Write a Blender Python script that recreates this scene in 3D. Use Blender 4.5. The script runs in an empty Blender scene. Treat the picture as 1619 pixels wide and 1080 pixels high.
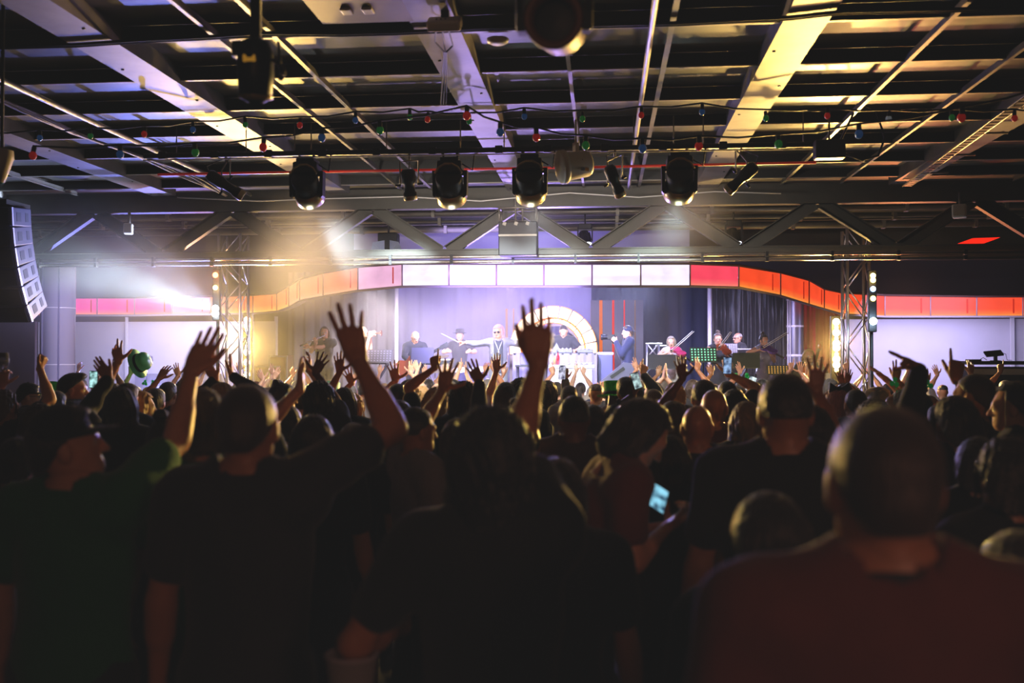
import bpy, bmesh, math, random
import numpy as np
from mathutils import Vector, Matrix, Euler
random.seed(7); RNG = np.random.default_rng(11)
SC = bpy.context.scene
COL = SC.collection
R = math.radians
# ------------------------------------------------------------------ camera geometry
FPX = 1574.0
CAMZ = 1.85
YAW, PIT = R(5.3), math.atan(25/1574)
C0 = Vector((0, 0, CAMZ))
FW = Vector((-math.sin(YAW)*math.cos(PIT), math.cos(YAW)*math.cos(PIT), math.sin(PIT)))
RT = Vector((math.cos(YAW), math.sin(YAW), 0))
UP = RT.cross(FW)
def P(px, py, d):
    """world point seen at pixel (px,py) of the photograph at room depth Y=d"""
    r = FW + RT*((px-809.5)/FPX) + UP*((540-py)/FPX)
    return C0 + r*(d/r.y)
cd = bpy.data.cameras.new('camera'); cam = bpy.data.objects.new('camera', cd); COL.objects.link(cam)
cam.location = C0; cam.rotation_euler = (math.pi/2+PIT, 0, YAW)
cd.sensor_width = 36; cd.sensor_fit = 'HORIZONTAL'; cd.lens = FPX/1619*36
cd.clip_start = 0.05; cd.clip_end = 200
cd.dof.use_dof = True; cd.dof.focus_distance = 14.5; cd.dof.aperture_fstop = 2.0
SC.camera = cam
# ------------------------------------------------------------------ object helpers
def tag(o, label=None, cat=None, group=None, kind=None):
    if label: o['label'] = label
    if cat: o['category'] = cat
    if group: o['group'] = group
    if kind: o['kind'] = kind
    return o
def empty(name, loc=(0, 0, 0), rz=0.0):
    o = bpy.data.objects.new(name, None); COL.objects.link(o)
    o.location = loc; o.rotation_euler = (0, 0, rz); o.empty_display_size = .1
    return o
def link_mesh(name, me, parent=None):
    o = bpy.data.objects.new(name, me); COL.objects.link(o)
    if parent is not None: o.parent = parent
    return o
def copy_tree(o, parent=None):
    c = o.copy(); COL.objects.link(c)
    if parent is not None: c.parent = parent
    for ch in list(o.children): copy_tree(ch, c)
    return c
class MB:
    """collects shapes, builds one mesh object"""
    def __init__(s): s.v = []; s.f = []; s.m = []; s.sm = []; s.mi = 0
    def add(s, vs, fs, smooth=False):
        b = len(s.v); s.v += [tuple(v) for v in vs]
        for f in fs: s.f.append(tuple(b+i for i in f)); s.m.append(s.mi); s.sm.append(smooth)
        return s
    def box(s, c, size, rot=None, bev=0.0):
        x, y, z = size[0]/2, size[1]/2, size[2]/2
        M = rot if rot is not None else Matrix.Identity(3)
        c = Vector(c)
        if bev <= 0:
            vs = [c+M@Vector((sx*x, sy*y, sz*z)) for sx in (-1, 1) for sy in (-1, 1) for sz in (-1, 1)]
            fs = [(0,1,3,2),(4,6,7,5),(0,4,5,1),(2,3,7,6),(0,2,6,4),(1,5,7,3)]
            return s.add(vs, fs)
        bm = bmesh.new(); bmesh.ops.create_cube(bm, size=1.0)
        for v in bm.verts: v.co = Vector((v.co.x*2*x, v.co.y*2*y, v.co.z*2*z))
        bmesh.ops.bevel(bm, geom=bm.edges[:], offset=bev, segments=2, affect='EDGES', profile=.5)
        bm.verts.index_update()
        s.add([c+M@v.co for v in bm.verts], [[v.index for v in f.verts] for f in bm.faces]); bm.free(); return s
    def tube(s, pts, r, n=8, caps=True):
        pts = [Vector(p) for p in pts]; m = len(pts)
        rs = r if isinstance(r, (list, tuple)) else [r]*m
        vs = []; up = None
        for i, p in enumerate(pts):
            t = (pts[min(i+1, m-1)]-pts[max(i-1, 0)])
            t = t.normalized() if t.length > 1e-9 else Vector((0, 0, 1))
            if up is None:
                a = Vector((0, 0, 1)) if abs(t.z) < .9 else Vector((1, 0, 0)); up = (a-t*a.dot(t)).normalized()
            else:
                up = (up-t*up.dot(t)); up = up.normalized() if up.length > 1e-6 else t.orthogonal().normalized()
            w = t.cross(up)
            for k in range(n):
                a = 2*math.pi*k/n; vs.append(p+(up*math.cos(a)+w*math.sin(a))*rs[i])
        fs = [(i*n+k, i*n+(k+1) % n, (i+1)*n+(k+1) % n, (i+1)*n+k) for i in range(m-1) for k in range(n)]
        if caps: fs += [tuple(reversed(range(n))), tuple((m-1)*n+k for k in range(n))]
        return s.add(vs, fs, True if n > 5 else False)
    def lathe(s, prof, n=24, M=None, origin=(0, 0, 0)):
        """prof: list of (r, z), axis +Z of M"""
        M = M if M is not None else Matrix.Identity(3); o = Vector(origin); vs = []
        for r_, z in prof:
            for k in range(n):
                a = 2*math.pi*k/n; vs.append(o+M@Vector((r_*math.cos(a), r_*math.sin(a), z)))
        m = len(prof)
        fs = [(i*n+k, i*n+(k+1) % n, (i+1)*n+(k+1) % n, (i+1)*n+k) for i in range(m-1) for k in range(n)]
        return s.add(vs, fs, True)
    def prism(s, poly, y0, y1, M=None, origin=(0, 0, 0)):
        """poly in local XZ extruded y0..y1"""
        M = M if M is not None else Matrix.Identity(3); o = Vector(origin); n = len(poly)
        vs = [o+M@Vector((x, y, z)) for y in (y0, y1) for x, z in poly]
        fs = [tuple(range(n)), tuple(reversed(range(n, 2*n)))]+[(i, n+i, n+(i+1) % n, (i+1) % n) for i in range(n)]
        return s.add(vs, fs)
    def sphere(s, c, r, n=12, m=8, sc=(1, 1, 1), M=None):
        prof = [(max(1e-5, r*math.sin(math.pi*i/m)), -r*math.cos(math.pi*i/m)) for i in range(m+1)]
        M = (M if M is not None else Matrix.Identity(3))@Matrix.Diagonal(sc)
        return s.lathe(prof, n, M, c)
    def build(s, name, mats, parent=None):
        me = bpy.data.meshes.new(name); me.from_pydata(s.v, [], s.f)
        for m in (mats if isinstance(mats, (list, tuple)) else [mats]): me.materials.append(m)
        me.polygons.foreach_set('material_index', s.m); me.polygons.foreach_set('use_smooth', s.sm)
        bm = bmesh.new(); bm.from_mesh(me); bmesh.ops.recalc_face_normals(bm, faces=bm.faces[:]); bm.to_mesh(me); bm.free()
        me.update(); return link_mesh(name, me, parent)
def rotz(a): return Matrix.Rotation(a, 3, 'Z')
def align(d, up=(0, 0, 1)):
    """3x3 whose Z axis is d"""
    z = Vector(d).normalized(); u = Vector(up)
    if abs(z.dot(u)) > .98: u = Vector((0, 1, 0))
    x = u.cross(z).normalized(); y = z.cross(x)
    return Matrix((x, y, z)).transposed()
# ------------------------------------------------------------------ materials
_MC = {}
def mat(name, col, rough=.6, metal=0.0, emit=None, es=0.0, noise=0.0, nscale=20.0, bump=0.0, bscale=60.0, sheen=0.0, coat=0.0, trans=0.0, sub=0.0, stretch=None):
    if name in _MC: return _MC[name]
    m = bpy.data.materials.new(name); m.use_nodes = True; nt = m.node_tree; b = nt.nodes['Principled BSDF']
    b.inputs['Base Color'].default_value = (*col, 1); b.inputs['Roughness'].default_value = rough; b.inputs['Metallic'].default_value = metal
    if emit is not None: b.inputs['Emission Color'].default_value = (*emit, 1); b.inputs['Emission Strength'].default_value = es
    if sheen: b.inputs['Sheen Weight'].default_value = sheen
    if coat: b.inputs['Coat Weight'].default_value = coat
    if trans: b.inputs['Transmission Weight'].default_value = trans
    if sub: b.inputs['Subsurface Weight'].default_value = sub; b.inputs['Subsurface Scale'].default_value = .01
    if noise or bump:
        tc = nt.nodes.new('ShaderNodeTexCoord'); src = tc.outputs['Object']
        if stretch:
            mp = nt.nodes.new('ShaderNodeMapping'); mp.inputs['Scale'].default_value = stretch; nt.links.new(src, mp.inputs[0]); src = mp.outputs[0]
    if noise:
        n = nt.nodes.new('ShaderNodeTexNoise'); n.inputs['Scale'].default_value = nscale; n.inputs['Detail'].default_value = 5
        nt.links.new(src, n.inputs['Vector'])
        mx = nt.nodes.new('ShaderNodeMix'); mx.data_type = 'RGBA'
        mx.inputs[6].default_value = (*[c*(1-noise) for c in col], 1); mx.inputs[7].default_value = (*[min(1, c*(1+noise)) for c in col], 1)
        nt.links.new(n.outputs[0], mx.inputs[0]); nt.links.new(mx.outputs[2], b.inputs['Base Color'])
    if bump:
        n2 = nt.nodes.new('ShaderNodeTexNoise'); n2.inputs['Scale'].default_value = bscale; nt.links.new(src, n2.inputs['Vector'])
        bp = nt.nodes.new('ShaderNodeBump'); bp.inputs['Strength'].default_value = bump; bp.inputs['Distance'].default_value = .01
        nt.links.new(n2.outputs[0], bp.inputs['Height']); nt.links.new(bp.outputs[0], b.inputs['Normal'])
    _MC[name] = m; return m
def mat_emit(name, col, s):
    if name in _MC: return _MC[name]
    m = bpy.data.materials.new(name); m.use_nodes = True; nt = m.node_tree; nt.nodes.clear()
    e = nt.nodes.new('ShaderNodeEmission'); e.inputs[0].default_value = (*col, 1); e.inputs[1].default_value = s
    o = nt.nodes.new('ShaderNodeOutputMaterial'); nt.links.new(e.outputs[0], o.inputs[0]); _MC[name] = m; return m
def hx(h):
    h = h.lstrip('#'); c = [int(h[i:i+2], 16)/255 for i in (0, 2, 4)]
    return tuple(((x+.055)/1.055)**2.4 if x > .04045 else x/12.92 for x in c)
# ------------------------------------------------------------------ implicit-surface modelling (round cones and ellipsoids, smoothly united)
class SDF:
    def __init__(s, lo, hi, h):
        s.h = h; s.lo = np.array(lo, float); n = np.ceil((np.array(hi)-s.lo)/h).astype(int)+1
        s.ax = [s.lo[i]+h*np.arange(n[i]) for i in range(3)]; s.D = np.full(n, .25, np.float32)
    def _rng(s, lo, hi):
        out = []
        for i in range(3):
            a = int(max(0, math.floor((lo[i]-s.lo[i])/s.h))); b = int(min(len(s.ax[i]), math.ceil((hi[i]-s.lo[i])/s.h)+1)); out.append(slice(a, max(a, b)))
        return tuple(out)
    def _grid(s, sl):
        return s.ax[0][sl[0]][:, None, None], s.ax[1][sl[1]][None, :, None], s.ax[2][sl[2]][None, None, :]
    def _mix(s, sl, d, k, sub=False):
        A = s.D[sl]; d = d.astype(np.float32)
        if sub:
            s.D[sl] = np.maximum(A, -d); return
        if k <= 0: s.D[sl] = np.minimum(A, d); return
        h = np.maximum(k-np.abs(A-d), 0)/k; s.D[sl] = np.minimum(A, d)-h*h*k*.25
    def cone(s, a, b, ra, rb, k=.03, pad=0.0, sub=False):
        a = np.array(a, float); b = np.array(b, float); r = max(ra, rb)+pad+k+2*s.h
        sl = s._rng(np.minimum(a, b)-r, np.maximum(a, b)+r); X, Y, Z = s._grid(sl)
        if min(X.size, Y.size, Z.size) == 0: return
        ab = b-a; L2 = max(1e-9, ab@ab)
        t = np.clip(((X-a[0])*ab[0]+(Y-a[1])*ab[1]+(Z-a[2])*ab[2])/L2, 0, 1)
        d = np.sqrt((X-a[0]-t*ab[0])**2+(Y-a[1]-t*ab[1])**2+(Z-a[2]-t*ab[2])**2)-(ra+(rb-ra)*t)-pad
        s._mix(sl, d, k, sub)
    def ell(s, c, r, k=.03, pad=0.0, sub=False):
        c = np.array(c, float); r = np.array(r, float)+pad; q = r+k+2*s.h
        sl = s._rng(c-q, c+q); X, Y, Z = s._grid(sl)
        if min(X.size, Y.size, Z.size) == 0: return
        X, Y, Z = X-c[0], Y-c[1], Z-c[2]
        k0 = np.sqrt((X/r[0])**2+(Y/r[1])**2+(Z/r[2])**2); k1 = np.sqrt((X/r[0]**2)**2+(Y/r[1]**2)**2+(Z/r[2]**2)**2)+1e-9
        s._mix(sl, k0*(k0-1)/k1, k, sub)
    def clip(s, fn):
        X, Y, Z = s._grid((slice(None),)*3); s.D = np.maximum(s.D, (fn(X, Y, Z)+0*s.D).astype(np.float32))
    def wobble(s, amp, fx, fy, fz, seed=0):
        X, Y, Z = s._grid((slice(None),)*3)
        s.D = s.D+(amp*(np.sin(fx*X+seed+1.7*np.sin(fz*Z*.31+seed))*np.sin(fy*Y+2*seed+1.3*np.sin(fx*X*.4))+.6*np.sin(fx*1.9*X+fy*1.7*Y+fz*Z+seed))).astype(np.float32)
    def nets(s):
        D = s.D.copy(); D[0], D[-1] = .1, .1; D[:, 0], D[:, -1] = .1, .1; D[:, :, 0], D[:, :, -1] = .1, .1
        I = D < 0
        c = [(i, j, k) for i in (0, 1) for j in (0, 1) for k in (0, 1)]
        sh = tuple(x-1 for x in D.shape); sub = lambda A, o: A[o[0]:o[0]+sh[0], o[1]:o[1]+sh[1], o[2]:o[2]+sh[2]]
        cnt = np.zeros(sh, np.int8)
        for o in c: cnt += sub(I, o)
        act = np.argwhere((cnt > 0) & (cnt < 8))
        idx = -np.ones(sh, np.int64); idx[tuple(act.T)] = np.arange(len(act))
        acc = np.zeros((len(act), 3)); w = np.zeros(len(act))
        vals = {o: D[tuple((act+np.array(o)).T)] for o in c}
        for o in c:
            for ax in range(3):
                if o[ax]: continue
                o2 = tuple(1 if i == ax else o[i] for i in range(3)); a, b = vals[o], vals[o2]; m = (a < 0) != (b < 0)
                t = np.where(m, a/np.where(m, a-b, 1), 0); q = np.tile(np.array(o, float), (len(act), 1)); q[:, ax] += t
                acc[m] += q[m]; w[m] += 1
        V = (acc/w[:, None]+act)*s.h+s.lo
        F = []
        for ax in range(3):
            u, v = (ax+1) % 3, (ax+2) % 3
            A = np.take(I, range(0, I.shape[ax]-1), ax); B = np.take(I, range(1, I.shape[ax]), ax)
            e = np.argwhere(A != B)
            if len(e) == 0: continue
            e = e[(e[:, u] > 0) & (e[:, v] > 0)]; ins = A[tuple(e.T)]
            def cell(du, dv):
                q = e.copy(); q[:, u] -= du; q[:, v] -= dv; return idx[tuple(q.T)]
            quad = np.stack([cell(1, 1), cell(0, 1), cell(0, 0), cell(1, 0)], 1)
            quad[~ins] = quad[~ins][:, ::-1]; F.append(quad)
        return V, np.concatenate(F) if F else np.zeros((0, 4), int)
def mesh_np(name, V, F, mats, mi=None, smooth=True):
    me = bpy.data.meshes.new(name); me.vertices.add(len(V)); me.vertices.foreach_set('co', np.asarray(V, np.float32).ravel())
    me.loops.add(F.size); me.loops.foreach_set('vertex_index', F.astype(np.int32).ravel())
    me.polygons.add(len(F)); me.polygons.foreach_set('loop_start', np.arange(0, F.size, 4, dtype=np.int32))
    for m in mats: me.materials.append(m)
    if mi is not None: me.polygons.foreach_set('material_index', np.asarray(mi, np.int32))
    me.polygons.foreach_set('use_smooth', np.full(len(F), smooth)); me.update(calc_edges=True); me.validate(); return me
# ------------------------------------------------------------------ hands: wrist at origin, fingers +Z, palm faces +Y, thumb on +X
FING = [(.031, .086, .076, .0088, .10), (.0105, .092, .084, .0092, .02), (-.011, .088, .078, .0087, -.06), (-.030, .078, .062, .0078, -.16)]
def hand_mesh(curls, spread=1.0, thumb=(.35, .15), h=.0038, fat=1.0):
    s = SDF((-.10, -.06, -.05), (.115, .12, .215), h)
    s.cone((0, 0, -.004), (0, 0, .006), .0265, .0255, .01)
    for i, (x, z, L, r, sp) in enumerate(FING):
        kx = Vector((x, .0, z)); s.cone((x*.45, 0, .005), kx, .0155, .0125, .012)
        a = sp*spread; side = Vector((math.sin(a), 0, math.cos(a))); palm = Vector((0, 1, 0))
        ang = 0.0; p = kx.copy(); cu = curls[i]
        for j, (fr, sc_) in enumerate(((.46, 1.0), (.30, .92), (.24, .84))):
            ang += cu[j]; q = p+(side*math.cos(ang)+palm*math.sin(ang))*L*fr
            s.cone(p, q, r*sc_*fat*1.05, r*(sc_-.08)*fat*1.05, .006 if j == 0 else .003); p = q
    out, fl = thumb
    b = Vector((.020, .006, .022)); d1 = Vector((math.sin(out+.35), math.sin(fl)*.8, math.cos(out+.35))).normalized()
    m = b+d1*.046; d2 = Vector((math.sin(out), math.sin(fl*1.6), math.cos(out))).normalized(); m2 = m+d2*.034
    d3 = Vector((math.sin(out*.8), math.sin(fl*2.2), math.cos(out*.8))).normalized()
    s.cone(b, m, .0175, .0125, .012); s.cone(m, m2, .0118, .0105, .005); s.cone(m2, m2+d3*.027, .0103, .0085, .003)
    s.ell((.0, .006, .05), (.036, .014, .045), .012)
    return s.nets()
O_ = (.12, .12, .08); S_ = (.05, .05, .03); C_ = (1.35, 1.6, .9); H_ = (.7, .9, .5)
HANDS_DEF = {
    'open': ([O_, O_, O_, O_], 1.6, (.85, .25)), 'spread': ([S_, (.1, .1, .05), S_, S_], 2.6, (1.05, .1)),
    'flat': ([S_, S_, S_, (.1, .05, .05)], .35, (.35, .15)), 'point': ([S_, C_, C_, C_], .3, (.15, .9)),
    'two': ([S_, S_, C_, C_], 1.3, (.1, .9)), 'fist': ([C_, C_, C_, C_], .3, (.1, .9)), 'grip': ([H_, H_, H_, H_], .5, (.6, .8)),
    'relaxed': ([(.3, .4, .25), (.35, .45, .25), (.4, .5, .3), (.45, .5, .3)], .8, (.5, .3)),
    'horn': ([S_, C_, C_, (.05, .05, .05)], .9, (.3, .8)), 'lazy': ([(.25, .15, .1), (.1, .1, .1), (.5, .6, .3), (.6, .7, .4)], 1.2, (.8, .3)),
    'thumb': ([C_, C_, C_, C_], .3, (.55, .05)),
    'mitt': ([(.16, .12, .1), (.03, .05, .04), (.12, .12, .1), (.35, .3, .2)], .6, (.22, .35)), 'four': ([(.1, .12, .08), (.03, .08, .05), (.06, .1, .08), (.12, .12, .1)], 1.9, (-.25, .9)),
    'tilt': ([(.2, .1, .1), (-.05, .05, .05), (.1, .15, .1), (.35, .2, .1)], 2.2, (.5, .5)),
}
HANDS = {}
def get_hand(kind, fine):
    key = (kind, fine)
    if key not in HANDS:
        c, sp, th = HANDS_DEF[kind]; HANDS[key] = hand_mesh(c, sp, th, .0036 if fine else .0052)
    return HANDS[key]
# ------------------------------------------------------------------ head: origin at base of skull, faces +Y
def head_mesh(h, fem):
    s = SDF((-.12, -.15, -.14), (.12, .15, .24), h)
    s.ell((0, -.012, .108), (.075, .096, .092), .02); j = .94 if fem else 1.0
    s.ell((0, .030, .062), (.060*j, .060, .080), .03); s.ell((0, .066, .000), (.026*j, .022, .020), .035)
    s.cone((-.046*j, .0, .022), (-.022*j, .052, -.002), .020, .018, .03); s.cone((.046*j, .0, .022), (.022*j, .052, -.002), .020, .018, .03)
    s.cone((-.034, .078, .103), (.034, .078, .103), .012, .012, .02)
    s.ell((-.031, .094, .083), (.017, .014, .010), 0, sub=True); s.ell((.031, .094, .083), (.017, .014, .010), 0, sub=True)
    s.cone((0, .088, .092), (0, .109, .052), .0075, .0115, .012); s.ell((-.011, .098, .050), (.009, .011, .008), .008); s.ell((.011, .098, .050), (.009, .011, .008), .008)
    s.cone((-.017, .083, .027), (.017, .083, .027), .007, .007, .006); s.cone((-.014, .083, .017), (.014, .083, .017), .008, .008, .006)
    s.ell((-.031, .076, .083), (.0125, .0125, .0115), .002); s.ell((.031, .076, .083), (.0125, .0125, .0115), .002)
    for sx in (-1, 1):
        s.ell((sx*.078, -.004, .076), (.011, .021, .034), .01); s.ell((sx*.090, .004, .078), (.006, .010, .018), .004, sub=True)
    n = .046 if fem else .054
    s.cone((0, -.022, -.13), (0, -.012, .05), n*1.08, n, .03)
    V, F = s.nets(); Q = V[F].mean(1); mi = np.zeros(len(F), int)
    ex = np.minimum(np.hypot(Q[:, 0]-.031, Q[:, 2]-.083), np.hypot(Q[:, 0]+.031, Q[:, 2]-.083))
    mi[(ex < .0115) & (Q[:, 1] > .07)] = 1
    mi[(ex < .0055) & (Q[:, 1] > .07)] = 2
    mi[(np.abs(Q[:, 0]) < .021) & (Q[:, 2] > .012) & (Q[:, 2] < .031) & (Q[:, 1] > .080)] = 3
    return V, F, mi
HEADS = {}
def get_head(h, fem):
    if (h, fem) not in HEADS: HEADS[(h, fem)] = head_mesh(h, fem)
    return HEADS[(h, fem)]
# ------------------------------------------------------------------ hair, in head space
HAIRS = {}
def hair_mesh(kind, h=.007):
    s = SDF((-.19, -.22, -.46), (.19, .17, .28), h)
    line = lambda X, Y, Z: np.maximum(.9*(Y-.045)-.9*(Z-.150), -(Z-.02)-np.maximum(0, -(Y+.03))*1.6)   # keep above brow line and behind the ears
    cr = (.075, .096, .092)
    if kind in ('short', 'buzz', 'fade', 'quiff', 'receding'):
        p = {'short': .013, 'buzz': .005, 'fade': .008, 'quiff': .014, 'receding': .007}[kind]
        s.ell((0, -.012, .108), cr, .02, pad=p); s.cone((0, -.06, .05), (0, -.055, .02), .052, .046, .03, pad=p*.4)
        if kind in ('short', 'quiff'): s.ell((0, .02, .165), (.066, .075, .045), .03); 
        if kind == 'quiff': s.ell((0, .065, .185), (.05, .035, .03), .03)
        if kind != 'buzz': s.wobble(.0022, 210, 190, 150, 1)
        lim = .022 if kind != 'fade' else .07
        s.clip(lambda X, Y, Z: np.maximum((Y-.060)*.8-(Z-.150)*.9, np.where(Y > -.02, .085-Z-(Y+.02)*.1, lim-Z-0*Y)*1.0))
        if kind == 'receding': s.clip(lambda X, Y, Z: np.minimum(.055-np.hypot(X, (Y-.0)*.8)+0*Z, 9) if False else (.056-np.sqrt(X*X+(np.maximum(Y-.0, 0)*.5+np.minimum(Y-.0, 0))**2+0*Z))*np.where(Z > .12, 1, -1))
    elif kind in ('long', 'wavy', 'straight', 'ponytail', 'bun', 'halfup'):
        s.ell((0, -.014, .108), cr, .02, pad=.016)
        if kind in ('long', 'wavy', 'straight', 'halfup'):
            w = .066 if kind == 'straight' else .08
            for sx in (-1, 0, 1):
                s.cone((sx*.045, -.05, .09), (sx*w, -.09, -.10), .055, .05, .03); s.cone((sx*w, -.09, -.10), (sx*w*1.05, -.132, -.20), .05, .036, .03); s.cone((sx*w*1.05, -.132, -.20), (sx*w, -.142, -.36), .036, .02, .03)
            for sx in (-1, 1): s.cone((sx*.072, .02, .10), (sx*.082, .0, -.06), .024, .03, .025); s.cone((sx*.082, .0, -.06), (sx*.11, -.05, -.16), .03, .022, .02)
            if kind == 'halfup': s.ell((0, -.06, .215), (.03, .03, .03), .02)
        if kind == 'ponytail':
            s.ell((0, -.115, .13), (.024, .03, .024), .015); s.cone((0, -.13, .12), (0, -.15, -.02), .028, .032, .02); s.cone((0, -.15, -.02), (0, -.135, -.2), .032, .014, .02)
        if kind == 'bun': s.ell((0, -.06, .235), (.042, .042, .038), .012)
        a = .006 if kind == 'wavy' else .003; s.wobble(a, 150, 150, 12 if kind != 'wavy' else 45, 2)
        s.clip(lambda X, Y, Z: np.minimum((Y-.052)*.9-(Z-.158)*.9, 0.02)+np.where((Z < .16) & (np.abs(X) < .062) & (Y > -.02), .05, -.06)*np.where(Y > .03, 1, 0)+0)
        s.clip(lambda X, Y, Z: (Y-.035)*1.0-np.maximum(Z-.165, 0)*8+0*X)
    elif kind in ('bob', 'curly', 'afro', 'mop'):
        p = {'bob': .018, 'curly': .034, 'afro': .052, 'mop': .028}[kind]; s.ell((0, -.016, .112), cr, .02, pad=p)
        if kind != 'afro':
            for sx in (-1, 1): s.cone((sx*.062, -.02, .09), (sx*.074, -.02, -.005), .04, .036, .03)
            s.cone((0, -.07, .08), (0, -.075, -.01), .065, .055, .03)
        s.wobble(.0035 if kind == 'bob' else .008, 120, 130, 90, 3)
        s.clip(lambda X, Y, Z: (Y-.04)*1.0-np.maximum(Z-.155, 0)*8+0*X)
    return s.nets()
def get_hair(kind):
    if kind not in HAIRS: HAIRS[kind] = hair_mesh(kind)
    return HAIRS[kind]
# ------------------------------------------------------------------ person
SKIN = {k: mat('skin_'+k, hx(c), .4, noise=.12, nscale=30, sub=.12) for k, c in dict(fair='#d9a283', pale='#e6bb9f', tan='#bd8460', olive='#a8744f', brown='#7a4c33').items()}
EYEW = mat('eye_white', (.7, .68, .65), .3); EYEB = mat('eye_iris', (.03, .02, .015), .2); LIPS = mat('lips', hx('#a5645a'), .45)
HAIRM = {k: mat('hair_'+k, hx(c), .42, noise=.5, nscale=90, bump=.5, bscale=220, sheen=.25, stretch=(1, 1, .12)) for k, c in
         dict(black='#120e0c', dark='#1f1510', brown='#3a2618', chestnut='#54301c', blond='#b8935a', ash='#8d7c66', grey='#77736f', white='#b9b5af', pink='#c98a8e', red='#7a3a20').items()}
def ik(sh, wr, l1, l2, pole):
    d = wr-sh; L = d.length
    mx = (l1+l2)*.995
    if L > mx: wr = sh+d*(mx/L); d = wr-sh; L = mx
    L = max(L, .12)
    a = (l1*l1-l2*l2+L*L)/(2*L); hgt = math.sqrt(max(1e-6, l1*l1-a*a)); u = d.normalized()
    pv = pole-u*pole.dot(u); pv = pv.normalized() if pv.length > 1e-5 else u.orthogonal().normalized()
    return sh+u*a+pv*hgt, wr
def torso(s, w, pad, fem, belly=0.0, k=.05, low=.80):
    s.ell((0, 0, 1.27), (.158*w, .108, .20), k, pad); s.ell((0, 0, 1.09), ((.128 if fem else .142)*w, .092+belly*.5, .17), k, pad)
    if belly: s.ell((0, .05, 1.07), (.13*w, .09+belly, .13), k, pad)
    s.ell((0, -.012, .94), (.162*w, .112, .13), k, pad)
    s.cone((-.145*w, -.008, 1.425), (.145*w, -.008, 1.425), .058, .058, k, pad)
    for sx in (-1, 1): s.cone((sx*.035, -.022, 1.50), (sx*.13*w, -.014, 1.43), .042, .052, k, pad)
    if fem:
        for sx in (-1, 1): s.ell((sx*.07, .085, 1.27), (.06, .05, .06), .03, pad)
def legs_std(s, pad=0.0, feet=True, k=.03):
    for sx in (-1, 1):
        s.cone((sx*.088, -.005, .92), (sx*.095, .005, .50), .088, .056, k, pad); s.cone((sx*.095, .005, .50), (sx*.10, -.02, .09), .054, .038, k, pad)
        s.ell((sx*.095, -.025, .36), (.05, .055, .11), k, pad)
        if feet: s.cone((sx*.10, -.03, .045), (sx*.11, .13, .03), .040, .030, .03, pad)
def legs_sit(s, pad=0.0, feet=True, k=.03):
    for sx in (-1, 1):
        s.cone((sx*.09, -.005, .90), (sx*.16, .40, .92), .09, .062, k, pad); s.cone((sx*.16, .40, .92), (sx*.18, .36, .50), .058, .04, k, pad)
        if feet: s.cone((sx*.18, .35, .455), (sx*.20, .50, .44), .04, .032, .03, pad)
SHARED = {}
SHADE = {}
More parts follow.
